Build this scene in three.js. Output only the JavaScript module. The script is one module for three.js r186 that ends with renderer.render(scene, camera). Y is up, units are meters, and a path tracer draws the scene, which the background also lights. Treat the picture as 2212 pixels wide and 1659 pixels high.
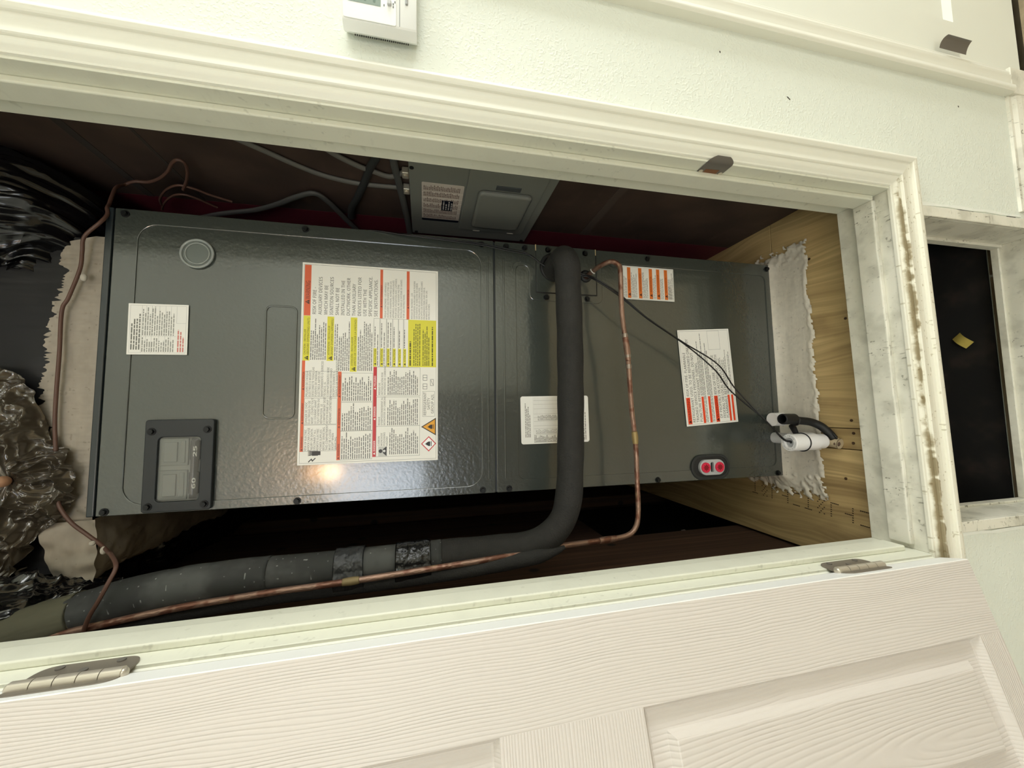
import * as THREE from 'three';
import { RoundedBoxGeometry } from 'three/addons/geometries/RoundedBoxGeometry.js';
import { mergeGeometries, mergeVertices, toCreasedNormals } from 'three/addons/utils/BufferGeometryUtils.js';
import { RectAreaLightUniformsLib } from 'three/addons/lights/RectAreaLightUniformsLib.js';

// ------------------------------------------------------------ camera, light, exposure
const scene = new THREE.Scene();
scene.background = new THREE.Color(0x9fb4c4);
const V = (x, y, z) => new THREE.Vector3(x, y, z);
const camera = new THREE.PerspectiveCamera(2 * Math.atan(829.5 / 831) * 180 / Math.PI, 2212 / 1659, 0.02, 30);
camera.position.set(0, 1.24, 0.483);
// a phone held on its side: the picture's up is the room's right, its right is the room's down
camera.quaternion.setFromRotationMatrix(new THREE.Matrix4().makeBasis(V(-0.019654, -0.974565, 0.223243), V(0.997103, -0.002697, 0.076011), V(-0.073475, 0.224091, 0.971795)));
camera.updateMatrixWorld(true);
const renderer = new THREE.WebGLRenderer({ antialias: true });
renderer.toneMapping = THREE.LinearToneMapping;
renderer.toneMappingExposure = 0.55;
renderer.shadowMap.enabled = true;
RectAreaLightUniformsLib.init();
function windowLight(w, h, colour, power, pos, target) {
  const l = new THREE.RectAreaLight(colour, power, w, h);
  l.position.copy(pos); l.lookAt(target); l.castShadow = true; scene.add(l);
}
const DAY = 0xf6f9f9, SKYBLUE = 0xdfeeff, WARM = 0xffd2a0;
windowLight(0.46, 1.35, DAY, 27, V(1.86, 1.42, 0.29), V(-1, 1.42, 0.29));
windowLight(1.0, 1.35, DAY, 10, V(1.86, 1.42, 2.5), V(-1, 1.42, 2.5));         // and through window_3 farther back          // daylight through window_1, right of the closet
windowLight(1.0, 0.95, SKYBLUE, 8, V(-0.95, 1.72, 3.16), V(-0.95, 1.72, 0));      // daylight through window_2 behind the camera
const lampAt = V(-0.5, 2.2, 2.75);

// ------------------------------------------------------------ helpers
let seed = 7;
const rnd = () => { seed = (seed * 1664525 + 1013904223) >>> 0; return seed / 4294967296; };
const rr = (a, b) => a + (b - a) * rnd();
const clamp = (x, a = 0, b = 1) => Math.min(b, Math.max(a, x));
const mix = (a, b, t) => a + (b - a) * t;
const sstep = (a, b, x) => { const t = clamp((x - a) / (b - a)); return t * t * (3 - 2 * t); };
function h3(x, y, z) { let h = Math.imul((x | 0) ^ 0x9e3779b9, 0x85ebca6b); h = Math.imul((h ^ (h >>> 15)) + (y | 0), 0xc2b2ae35); h = Math.imul((h ^ (h >>> 13)) + (z | 0), 0x27d4eb2f); h = Math.imul(h ^ (h >>> 16), 0x85ebca6b); h ^= h >>> 13; return (Math.imul(h, 0xc2b2ae35) >>> 0) / 4294967296; }
const mod = (a, n) => ((a % n) + n) % n;
function n2(x, y, px, py, s) {                                 // value noise, tiles with px by py cells
  const xi = Math.floor(x), yi = Math.floor(y), fx = x - xi, fy = y - yi, u = fx * fx * (3 - 2 * fx), v = fy * fy * (3 - 2 * fy);
  const a = mod(xi, px), b = mod(xi + 1, px), c = mod(yi, py), d = mod(yi + 1, py);
  return mix(mix(h3(a, c, s), h3(b, c, s), u), mix(h3(a, d, s), h3(b, d, s), u), v);
}
function fbm(u, v, px, py, oct, s) { let a = 0.5, t = 0, w = 0; for (let i = 0; i < oct; i++) { t += a * n2(u * px, v * py, px, py, s + i * 17); w += a; a *= 0.5; px *= 2; py *= 2; } return t / w; }
function n3(x, y, z, s) {
  const xi = Math.floor(x), yi = Math.floor(y), zi = Math.floor(z), f = (t) => t * t * (3 - 2 * t), u = f(x - xi), v = f(y - yi), w = f(z - zi);
  const g = (i, j, k) => h3(xi + i + 1000, yi + j + 1000, (zi + k + 1000) * 31 + s);
  return mix(mix(mix(g(0, 0, 0), g(1, 0, 0), u), mix(g(0, 1, 0), g(1, 1, 0), u), v), mix(mix(g(0, 0, 1), g(1, 0, 1), u), mix(g(0, 1, 1), g(1, 1, 1), u), v), w);
}
function tex(w, h, fn, srgb, mx, my) {                          // mx, my: metres that one repeat covers
  const d = new Uint8Array(w * h * 4);
  for (let j = 0; j < h; j++) for (let i = 0; i < w; i++) {
    const c = fn((i + 0.5) / w, (j + 0.5) / h), k = (j * w + i) * 4;
    if (typeof c === 'number') d[k] = d[k + 1] = d[k + 2] = clamp(c) * 255; else { d[k] = clamp(c[0]) * 255; d[k + 1] = clamp(c[1]) * 255; d[k + 2] = clamp(c[2]) * 255; }
    d[k + 3] = 255;
  }
  const t = new THREE.DataTexture(d, w, h); t.wrapS = t.wrapT = THREE.RepeatWrapping; t.magFilter = t.minFilter = THREE.LinearFilter;
  if (srgb) t.colorSpace = THREE.SRGBColorSpace;
  if (mx) t.repeat.set(1 / mx, 1 / my);
  t.needsUpdate = true; return t;
}
const mat = (c, rough, o = {}) => new THREE.MeshPhysicalMaterial({ color: c, roughness: rough, side: THREE.DoubleSide, ...o });
function mesh(parent, name, geo, m, label) {
  const o = new THREE.Mesh(geo, m); o.name = name; o.castShadow = o.receiveShadow = true; parent.add(o);
  if (label) o.userData.label = label;
  return o;
}
function numbered(parent, name) { const used = new Set(parent.children.map((c) => c.name)); if (!used.has(name)) return name; let k = 1; while (used.has(name + '_' + String(k).padStart(3, '0'))) k++; return name + '_' + String(k).padStart(3, '0'); }
const part = (parent, name, geo, m, label) => mesh(parent, numbered(parent, name), geo, m, label);
function thing(name, label, category, pos = V(0, 0, 0), group) { const g = new THREE.Group(); g.name = numbered(scene, name); g.position.copy(pos); g.userData = { label, category }; if (group) g.userData.group = group; scene.add(g); return g; }
function structure(name, pos = V(0, 0, 0), label) { const g = new THREE.Group(); g.name = name; g.position.copy(pos); g.userData = { kind: 'structure' }; if (label) g.userData.label = label; scene.add(g); return g; }
function muv(g, swap) {                                         // uv in metres from the dominant direction of each face
  const n = g.index ? g.toNonIndexed() : g, p = n.attributes.position, uv = new Float32Array(p.count * 2), a = V(0, 0, 0), b = V(0, 0, 0), c = V(0, 0, 0);
  for (let i = 0; i < p.count; i += 3) {
    a.fromBufferAttribute(p, i); b.fromBufferAttribute(p, i + 1).sub(a); c.fromBufferAttribute(p, i + 2).sub(a); b.cross(c);
    const ax = Math.abs(b.x), ay = Math.abs(b.y), az = Math.abs(b.z);
    for (let k = 0; k < 3; k++) {
      const x = p.getX(i + k), y = p.getY(i + k), z = p.getZ(i + k); let q, r;
      if (az >= ax && az >= ay) { q = x; r = y; } else if (ax >= ay) { q = z; r = y; } else { q = z; r = x; }
      uv[(i + k) * 2] = swap ? r : q; uv[(i + k) * 2 + 1] = swap ? q : r;
    }
  }
  n.setAttribute('uv', new THREE.BufferAttribute(uv, 2)); return n;
}
function merge(list) {
  return mergeGeometries(list.map((g) => { const n = g.index ? g.toNonIndexed() : g.clone(); for (const k of Object.keys(n.attributes)) if (!['position', 'normal', 'uv'].includes(k)) n.deleteAttribute(k); if (!n.attributes.uv) n.setAttribute('uv', new THREE.BufferAttribute(new Float32Array(n.attributes.position.count * 2), 2)); if (!n.attributes.normal) n.computeVertexNormals(); return n; }));
}
function box(x0, x1, y0, y1, z0, z1, r = 0, swap) {             // box by its limits
  const w = x1 - x0, h = y1 - y0, d = z1 - z0;
  const g = r ? new RoundedBoxGeometry(w, h, d, 2, r) : new THREE.BoxGeometry(w, h, d);
  g.translate((x0 + x1) / 2, (y0 + y1) / 2, (z0 + z1) / 2); return muv(g, swap);
}
function rrect(x0, x1, y0, y1, r, path) {
  const s = path || new THREE.Shape();
  s.moveTo(x0 + r, y0); s.lineTo(x1 - r, y0); s.absarc(x1 - r, y0 + r, r, -Math.PI / 2, 0, false); s.lineTo(x1, y1 - r); s.absarc(x1 - r, y1 - r, r, 0, Math.PI / 2, false);
  s.lineTo(x0 + r, y1); s.absarc(x0 + r, y1 - r, r, Math.PI / 2, Math.PI, false); s.lineTo(x0, y0 + r); s.absarc(x0 + r, y0 + r, r, Math.PI, Math.PI * 1.5, false); return s;
}
const poly = (pts) => { const s = new THREE.Shape(); pts.forEach((p, i) => (i ? s.lineTo(p[0], p[1]) : s.moveTo(p[0], p[1]))); s.closePath(); return s; };
function ext(shape, depth, bevel = 0, z = 0, seg = 2, curve = 10) {  // extruded toward +z from z, the bevel inside the outline's plane
  const g = new THREE.ExtrudeGeometry(shape, { depth: depth - 2 * bevel, bevelEnabled: bevel > 0, bevelSize: bevel, bevelThickness: bevel, bevelOffset: -bevel, bevelSegments: seg, curveSegments: curve });
  g.translate(0, 0, z + bevel); return g;
}
const rot = (g, x = 0, y = 0, z = 0) => { if (x) g.rotateX(x); if (y) g.rotateY(y); if (z) g.rotateZ(z); return g; };
const mv = (g, x, y, z) => { g.translate(x, y, z); return g; };
function cyl(a, b, r, r2 = r, seg = 16, open) {                  // cylinder between two points
  const d = b.clone().sub(a), g = new THREE.CylinderGeometry(r2, r, d.length(), seg, 1, !!open);
  g.applyQuaternion(new THREE.Quaternion().setFromUnitVectors(V(0, 1, 0), d.clone().normalize())); g.translate((a.x + b.x) / 2, (a.y + b.y) / 2, (a.z + b.z) / 2); return g;
}
function sweep(pts, rad, seg = 60, around = 14, tension = 0.5, caps = true) {   // tube; rad is a number or a function of (t along, angle, point)
  const c = new THREE.CatmullRomCurve3(pts.map((p) => (p.isVector3 ? p : V(...p))), false, 'catmullrom', tension), fr = c.computeFrenetFrames(seg, false), pos = [], uv = [], idx = [], L = c.getLength();
  for (let i = 0; i <= seg; i++) {
    const t = i / seg, p = c.getPointAt(t);
    for (let j = 0; j <= around; j++) {
      const a = j / around * Math.PI * 2, dx = fr.normals[i].clone().multiplyScalar(Math.cos(a)).addScaledVector(fr.binormals[i], Math.sin(a));
      const r = typeof rad === 'function' ? rad(t, j === around ? 0 : a, p, dx) : rad;
      pos.push(p.x + dx.x * r, p.y + dx.y * r, p.z + dx.z * r); uv.push(t * L, j / around * 0.1);
    }
  }
  const w = around + 1;
  for (let i = 0; i < seg; i++) for (let j = 0; j < around; j++) { const q = i * w + j; idx.push(q, q + w, q + 1, q + 1, q + w, q + w + 1); }
  if (caps) for (const i of [0, seg]) { const p = c.getPointAt(i / seg), k = pos.length / 3; pos.push(p.x, p.y, p.z); uv.push(0, 0); for (let j = 0; j < around; j++) i ? idx.push(k, i * w + j, i * w + j + 1) : idx.push(k, j + 1, j); }
  const g = new THREE.BufferGeometry(); g.setAttribute('position', new THREE.Float32BufferAttribute(pos, 3)); g.setAttribute('uv', new THREE.Float32BufferAttribute(uv, 2)); g.setIndex(idx); g.computeVertexNormals(); return g;
}
function grid(nu, nv, fn) {                                      // surface fn(u, v) -> point or null (left out)
  const pos = [], uv = [], idx = [], id = [];
  for (let j = 0; j <= nv; j++) for (let i = 0; i <= nu; i++) { const p = fn(i / nu, j / nv); if (!p) { id.push(-1); continue; } id.push(pos.length / 3); pos.push(p[0], p[1], p[2]); uv.push(p[3] ?? i / nu, p[4] ?? j / nv); }
  for (let j = 0; j < nv; j++) for (let i = 0; i < nu; i++) { const a = id[j * (nu + 1) + i], b = id[j * (nu + 1) + i + 1], c = id[(j + 1) * (nu + 1) + i], d = id[(j + 1) * (nu + 1) + i + 1]; if (a >= 0 && b >= 0 && c >= 0) idx.push(a, b, c); if (b >= 0 && c >= 0 && d >= 0) idx.push(b, d, c); }
  const g = new THREE.BufferGeometry(); g.setAttribute('position', new THREE.Float32BufferAttribute(pos, 3)); g.setAttribute('uv', new THREE.Float32BufferAttribute(uv, 2)); g.setIndex(idx); g.computeVertexNormals(); return g;
}

// ------------------------------------------------------------ surfaces
const peel = tex(1024, 1024, (u, v) => { const a = fbm(u, v, 150, 150, 2, 3), b = fbm(u, v, 9, 9, 2, 9); return 0.25 + 0.75 * sstep(0.45, 0.9, a + 0.3 * (b - 0.5)); }, false, 0.42, 0.42);
const brushy = tex(512, 512, (u, v) => 0.5 + 0.5 * (fbm(u, v, 6, 64, 3, 5) - 0.5) + 0.3 * (fbm(u, v, 8, 8, 2, 8) - 0.5), false, 0.3, 0.3);
const M = {};
M.wall = mat(0xe4e8dc, 0.55, { bumpMap: peel, bumpScale: 0.00042, specularIntensity: 0.6 });
M.wallPlain = mat(0xeceee4, 0.6);
M.trim = mat(0xe9e8da, 0.38, { bumpMap: brushy, bumpScale: 0.00025 });
M.door = mat(0xe8e9dc, 0.42);
M.steel = mat(0xc9c1b2, 0.32, { metalness: 0.55 });
M.leaf = mat(0x857d71, 0.42, { metalness: 0.45 });
M.darkSteel = mat(0x77726b, 0.45, { metalness: 0.35 });
M.black = mat(0x17181a, 0.5);
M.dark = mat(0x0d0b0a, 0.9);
M.white = mat(0xe9e9e4, 0.4);

function dirt(w, h, sx, sy, base, strength, s, extra) {          // scuffed white paint: grain with outlines of its own
  return tex(w, h, (u, v) => {
    const lo = fbm(u, v, 4, 4, 4, s + 2), mask = sstep(0.42, 0.62, lo), wu = u + 0.02 * fbm(u, v, 12, 12, 2, s + 3), wv = v + 0.02 * fbm(u, v, 9, 9, 2, s + 4);
    const sp = sstep(0.74, 0.8, fbm(wu, wv, 48, 48, 3, s)) * 0.55 * (0.25 + mask), st = sstep(0.66, 0.8, fbm(wu, wv, 16, 60, 4, s + 5)) * 0.5 * mask, bl = sstep(0.42, 0.75, fbm(wu, wv, 7, 7, 6, s + 9)) * 0.22;
    let d = clamp((sp + st + bl) * strength), r = mix(base[0], 0.36, d), g = mix(base[1], 0.35, d), b = mix(base[2], 0.29, d);
    if (extra) { const e = extra(u, v); r = mix(r, e[0], e[3]); g = mix(g, e[1], e[3]); b = mix(b, e[2], e[3]); }
    return [r, g, b];
  }, true, sx, sy);
}
M.dirtyTrim = mat(0xffffff, 0.5, { map: dirt(512, 512, 0.25, 0.25, [0.9, 0.89, 0.83], 0.8, 21), bumpMap: brushy, bumpScale: 0.0004 });
M.grime = mat(0xffffff, 0.5, { map: tex(2048, 128, (u, v) => {   // brown grime caught along the inner bead of the bottom casing
  const w = v * 0.06, n = fbm(u, v, 60, 5, 4, 61), l = fbm(u, v, 9, 1, 3, 63), e = sstep(0.0, 0.006, w - 0.004 + 0.006 * (n - 0.5)) * (1 - sstep(0.0, 0.004, w - 0.014 - 0.018 * (l - 0.45) - 0.012 * (n - 0.5))), k = e * sstep(0.3, 0.55, n * 0.6 + l * 0.5), sp = 0.5 * sstep(0.76, 0.84, fbm(u, v, 160, 14, 2, 65));
  const d = clamp(k * 0.8 + sp * 0.6); return [mix(0.9, 0.5, d), mix(0.89, 0.44, d), mix(0.82, 0.31, d)]; }, true, 0.72, 0.06), bumpMap: brushy, bumpScale: 0.0003 });
M.moldyTrim = mat(0xffffff, 0.5, { map: dirt(512, 512, 0.25, 0.3, [0.9, 0.89, 0.82], 1.0, 31, (u, v) => [0.56, 0.5, 0.37, 0.55 * sstep(0.52, 0.72, fbm(u, v, 8, 26, 5, 44))]), bumpMap: brushy, bumpScale: 0.0004 });
M.lightDirt = mat(0xffffff, 0.42, { map: dirt(512, 512, 0.4, 0.4, [0.88, 0.88, 0.81], 0.18, 51), bumpMap: brushy, bumpScale: 0.00025 });

// ------------------------------------------------------------ setting: the front wall and its openings
const FZ = -0.012, BZ = -0.1;                                     // drywall face, back of the wall
{
  const s = poly([[-1.9, 0], [1.9, 0], [1.9, 2.44], [-1.9, 2.44]]);
  const hole = (pts) => { const p = new THREE.Path(); pts.forEach((q, i) => (i ? p.lineTo(...q) : p.moveTo(...q))); p.closePath(); s.holes.push(p); };
  hole([[-0.272, 0.385], [0.407, 0.404], [0.407, 2.06], [-0.272, 2.06]]);
  hole([[-0.2137, 0], [0.353, 0], [0.353, 0.345], [-0.2137, 0.326]]);
  hole([[0.672, 0.0], [1.45, 0.0], [1.45, 2.05], [0.672, 2.05]]);
  const w = structure('wall_front', V(0, 0, 0), 'white orange-peel textured wall around the closet opening');
  part(w, 'drywall', ext(s, FZ - BZ, 0, BZ), M.wall);
  for (const [x, y, a, l] of [[0.5247, 0.6327, 0.9, 0.0042], [0.582, 0.7655, 0.2, 0.0018], [0.579, 0.2195, 0.4, 0.0018], [-0.36, 0.3, 0.6, 0.002]]) part(w, 'wall_nick', mv(rot(ext(poly([[-l, -0.0007], [l * 0.4, -0.001], [l, 0.0004], [l * 0.2, 0.001], [-l, 0.0006]]), 0.0005), 0, 0, a), x, y, FZ), mat(0x4a463e, 0.9));
}
{ // the room behind the camera
  const R = structure('wall_right');
  const wy0 = 0.745, wy1 = 2.095, wz0 = 0.06, wz1 = 0.52, wz2 = 2.0, wz3 = 3.0;
  for (const b of [[1.9, 2.0, 0, 2.44, BZ, wz0], [1.9, 2.0, 0, 2.44, wz1, wz2], [1.9, 2.0, 0, 2.44, wz3, 3.3], [1.9, 2.0, 0, wy0, wz0, wz1], [1.9, 2.0, wy1, 2.44, wz0, wz1], [1.9, 2.0, 0, wy0, wz2, wz3], [1.9, 2.0, wy1, 2.44, wz2, wz3]]) part(R, 'wall_piece', box(...b), M.wallPlain);
  const L = structure('wall_left'); part(L, 'wall_piece', box(-2.0, -1.9, 0, 2.44, BZ, 3.3), M.wallPlain);
  const B = structure('wall_back');
  for (const b of [[-1.9, -1.45, 1.18, 2.44, 3.2, 3.3], [-0.45, 1.9, 1.18, 2.44, 3.2, 3.3], [-1.45, -0.45, 2.195, 2.44, 3.2, 3.3], [-1.45, -0.45, 1.18, 1.245, 3.2, 3.3], [-1.9, 1.9, 0, 1.18, 3.2, 3.3]]) part(B, 'wall_piece', box(...b), M.wallPlain);
  const wd = mat(0x4a2a20, 0.4);
  for (let i = 0; i < 10; i++) part(B, 'wainscot_board', box(-1.55 + i * 0.18, -1.55 + i * 0.18 + 0.176, 0, 1.16, 3.17, 3.2, 0.004), wd);
  const C = structure('ceiling'); part(C, 'ceiling_board', box(-2, 2, 2.44, 2.54, -1.3, 3.3), M.wallPlain);
  const cv = (t) => { const a = t * Math.PI / 2; return [0.35 * (1 - Math.cos(a)), 0.35 * (1 - Math.sin(a))]; };   // plaster coves
  part(C, 'cove', grid(12, 1, (u, v) => { const [a, b] = cv(u); return [1.899 - a, 2.439 - b, mix(-0.016, 3.19, v)]; }), M.wallPlain);
  part(C, 'cove', grid(12, 1, (u, v) => { const [a, b] = cv(u); return [mix(-1.89, 1.89, v), 2.439 - b, 3.199 - a]; }), M.wallPlain);
  const pane1 = mat(0xffffff, 0.2, { emissive: DAY, emissiveIntensity: 1.3 }), pane2 = mat(0xffffff, 0.2, { emissive: SKYBLUE, emissiveIntensity: 4 });
  const W1 = structure('window_1'); part(W1, 'pane', box(1.9, 1.91, wy0, wy1, wz0, wz1), pane1);
  const W3 = structure('window_3'); part(W3, 'pane', box(1.9, 1.91, wy0, wy1, wz2, wz3), pane1);
  const W2 = structure('window_2'); part(W2, 'pane', box(-1.45, -0.45, 1.245, 2.195, 3.2, 3.21), pane2);
  for (const [a, b, c, d] of [[-1.49, -1.44, 1.205, 2.235], [-0.46, -0.41, 1.205, 2.235], [-0.97, -0.93, 1.245, 2.195]]) part(W2, 'window_frame', box(a, b, c, d, 3.175, 3.2, 0.004), M.white);
  for (const [a, b] of [[0.02, 0.06], [0.52, 0.56]]) part(W1, 'window_frame', box(1.875, 1.9, wy0 - 0.04, wy1 + 0.04, a, b, 0.004), M.white);
  const F = structure('floor'); part(F, 'subfloor', box(-2, 2, -0.12, -0.012, -1.3, 3.3), M.dark);
  const fl = [0, 1, 2].map((k) => mat(0xffffff, 0.4, { map: tex(256, 512, (u, v) => { const g = fbm(u, v, 4, 48, 4, 60 + k * 9), e = fbm(u, v, 2, 12, 3, 90 + k); const t = 0.55 * g + 0.45 * e; return [mix(0.5, 0.7, t), mix(0.44, 0.63, t), mix(0.34, 0.5, t)]; }, true, 1.2, 0.6) }));
  let k = 0;
  for (let z = -0.1; z < 3.2; z += 0.18) for (let x = -1.9 - rr(0, 0.9); x < 1.9; x += 1.2) { const a = Math.max(-1.9, x), b = Math.min(1.9, x + 1.197); if (b - a > 0.02) part(F, 'floor_plank', box(a, b, -0.012, 0, z, Math.min(z + 0.178, 3.2), 0.0012), fl[k++ % 3]); }
}
{ // ceiling lamp behind the camera: its glow is mirrored in the cabinet's paint
  const t = thing('ceiling_lamp', 'round warm glass ceiling lamp on a short stem', 'lamp', lampAt.clone());
  const shade = part(t, 'lamp_shade', new THREE.SphereGeometry(0.07, 24, 16), mat(0xfff2e0, 0.4, { emissive: 0xffb060, emissiveIntensity: 26 }));
  shade.castShadow = false;
  part(t, 'stem', cyl(V(0, 0.066, 0), V(0, 0.24, 0), 0.012), M.steel);
  const p = new THREE.PointLight(WARM, 1.5, 0, 2); p.position.copy(lampAt).add(V(0, -0.14, 0)); p.castShadow = true; p.shadow.radius = 4; scene.add(p);
}
// ------------------------------------------------------------ closet shell
const PY = 0.39;                                                  // top of the plywood platform
{
  const wood = (s, lo, hi) => tex(256, 1024, (u, v) => {
    let t = fbm(u + 0.05 * fbm(u, v, 3, 3, 2, s + 4), v, 26, 3, 4, s); t = clamp((t - 0.3) * 1.7);
    let k = 0; for (let i = 0; i < 4; i++) { const dx = (u - h3(i, s, 1)) * 0.14, dy = (v - h3(i, s, 2)) * 0.9; k = Math.max(k, 1 - sstep(0.005, 0.012, Math.hypot(dx, dy * 0.8))); }
    return [mix(lo[0], hi[0], t) * (1 - 0.6 * k), mix(lo[1], hi[1], t) * (1 - 0.65 * k), mix(lo[2], hi[2], t) * (1 - 0.65 * k)];
  }, true, 0.14, 0.9);
  M.stud = mat(0xffffff, 0.75, { map: wood(71, [0.25, 0.17, 0.12], [0.38, 0.27, 0.19]) });
  M.stud2 = mat(0xffffff, 0.75, { map: wood(83, [0.22, 0.145, 0.105], [0.33, 0.225, 0.16]) });
  const scuff = tex(512, 512, (u, v) => { const a = fbm(u, v, 7, 5, 4, 11), b = sstep(0.6, 0.9, fbm(u, v, 6, 24, 4, 14)), t = clamp(a * 0.8 + b * 0.25); return [mix(0.19, 0.36, t), mix(0.14, 0.285, t), mix(0.12, 0.24, t)]; }, true, 0.5, 0.5);
  M.brownWall = mat(0xffffff, 0.7, { map: scuff });
  M.maroon = mat(0x64222f, 0.5);
  const R = structure('wall_closet_right', V(0, 0, 0), 'dark brown closet side wall, painted maroon toward the back');
  part(R, 'brown_panel', box(0.457, 0.475, 0, 2.44, -0.4185, BZ), M.brownWall);
  part(R, 'maroon_panel', box(0.457, 0.475, 0, 2.44, -1.15, -0.4195), M.maroon, 'maroon painted rear board');
  part(R, 'joint_tape', box(0.4562, 0.4572, 0.826, 0.846, -0.4185, -0.12), mat(0x4a3d36, 0.85), 'pale scuffed strip along a joint');
  part(R, 'joint_tape', box(0.4562, 0.4572, 1.685, 1.69, -0.4185, -0.12), mat(0x3a312c, 0.85));
  part(R, 'joint_tape', box(0.4562, 0.4572, 1.776, 1.79, -0.4185, -0.12), mat(0x342c28, 0.85));
  const L = structure('wall_closet_left', V(0, 0, 0), 'dark closet side wall of vertical boards');
  part(L, 'backing', box(-0.46, -0.44, 0, 2.44, -1.15, BZ), M.dark);
  part(L, 'stud_board', box(-0.365, -0.327, 0.3, 2.44, -0.455, -0.1005, 0.003), M.stud, 'near brown board with dark knots');
  part(L, 'stud_board', box(-0.365, -0.329, 0.78, 2.44, -0.765, -0.46, 0.003), M.stud2);
  part(L, 'stud_board', box(-0.365, -0.327, 0.3, 2.44, -1.13, -0.9, 0.003), M.stud2);
  part(L, 'paint_chip', mv(rot(ext(poly([[0, 0], [0.012, 0.004], [0.03, 0.002], [0.044, 0.008], [0.03, 0.013], [0.01, 0.012], [0.003, 0.008]]), 0.0008), 0, Math.PI / 2, Math.PI / 2), -0.3268, 0.545, -0.436), mat(0x8d7f74, 0.8));
  const Bk = structure('wall_closet_back'); part(Bk, 'board', box(-0.46, 0.475, 0, 2.44, -1.2, -1.15), M.brownWall);
  // return air cavity under the platform
  const cav = structure('wall_return_cavity', V(0, 0, 0), 'dark return air cavity below the closet');
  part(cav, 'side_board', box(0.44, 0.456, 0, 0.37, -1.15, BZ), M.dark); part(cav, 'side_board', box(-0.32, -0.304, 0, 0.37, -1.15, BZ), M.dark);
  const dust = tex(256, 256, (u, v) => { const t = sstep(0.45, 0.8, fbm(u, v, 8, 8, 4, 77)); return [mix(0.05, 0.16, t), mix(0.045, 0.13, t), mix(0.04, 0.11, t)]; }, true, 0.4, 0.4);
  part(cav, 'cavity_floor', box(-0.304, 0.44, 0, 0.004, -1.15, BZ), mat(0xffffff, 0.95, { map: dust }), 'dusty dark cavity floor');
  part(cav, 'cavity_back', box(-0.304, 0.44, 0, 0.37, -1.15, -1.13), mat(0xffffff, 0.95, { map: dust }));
}
{ // plywood platform
  const ply = (s) => tex(1024, 512, (u, v) => {                   // rotary veneer: broad wandering bands over fine fibre, a few stains
    const w = v + 0.22 * (fbm(u, v, 2, 2, 3, s) - 0.5), band = 0.5 + 0.5 * Math.sin((w * 9 + 1.4 * fbm(u, v, 3, 4, 3, s + 3)) * Math.PI * 2), fib = fbm(u, w, 5, 110, 3, s + 6), broad = fbm(u, w, 2, 8, 3, s + 2), st = sstep(0.55, 0.7, fbm(u, v, 5, 5, 5, s + 8));
    const t = clamp(0.62 + 0.5 * (broad - 0.5) + 0.35 * (fib - 0.5) - 0.2 * band * sstep(0.35, 0.65, fbm(u, v, 3, 3, 2, s + 5)) - 0.16 * st);
    return [mix(0.44, 0.95, t), mix(0.345, 0.84, t), mix(0.21, 0.61, t)];
  }, true, 0.9, 0.45);
  const t = structure('floor_closet', V(0, 0, 0), 'plywood platform under the air handler');
  const mm = [101, 131, 151].map((s) => mat(0xffffff, 0.65, { map: ply(s) }));
  const bd = (x0, x1, z0, z1, m) => part(t, 'plywood_board', box(x0, x1, PY - 0.019, PY, z0, z1, 0.001), mm[m]);
  bd(-0.0455, 0.457, -0.282, -0.0865, 0); bd(-0.0885, -0.047, -0.282, -0.0865, 1); bd(-0.321, -0.09, -1.15, -0.0865, 2); bd(-0.0885, 0.457, -1.15, -0.2835, 0);
  const nail = new THREE.CylinderGeometry(0.0028, 0.0028, 0.0014, 10), nm = mat(0x4a3420, 0.6);
  for (const [x, z] of [[-0.056, -0.128], [-0.076, -0.13], [-0.03, -0.13], [0.18, -0.125], [0.332, -0.19], [-0.15, -0.15]]) part(t, 'nail_head', mv(nail.clone(), x, PY + 0.0004, z), nm);
  // dot-matrix mill stamp: dark dashes
  const c = document.createElement('canvas'); c.width = 1024; c.height = 192; const x = c.getContext('2d'); x.fillStyle = '#000'; x.fillRect(0, 0, 1024, 192); x.fillStyle = '#fff';
  for (let k = 0; k < 10; k++) { const cx = 40 + k * 98, kind = k % 5; for (let i = 0; i < 7; i++) for (let j = 0; j < 5; j++) if ((kind === 0 && (i === 0 || i === 6)) || (kind === 1 && (j === 0 || i === 3)) || (kind === 2 && (j === 4 || i === 6)) || (kind === 3 && (i + j) % 3 === 0) || (kind === 4 && (j === 2 || i === 0))) x.fillRect(cx + j * 12, 30 + i * 20, 10, 8); }
  const a = new THREE.CanvasTexture(c);
  part(t, 'mill_stamp', mv(rot(new THREE.PlaneGeometry(0.3, 0.045), -Math.PI / 2, Math.PI / 2 - 0.06), -0.216, PY + 0.0006, -0.25), mat(0x2a1a0e, 0.8, { alphaMap: a, transparent: true }), 'dark dot-matrix mill stamp');
}
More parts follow.
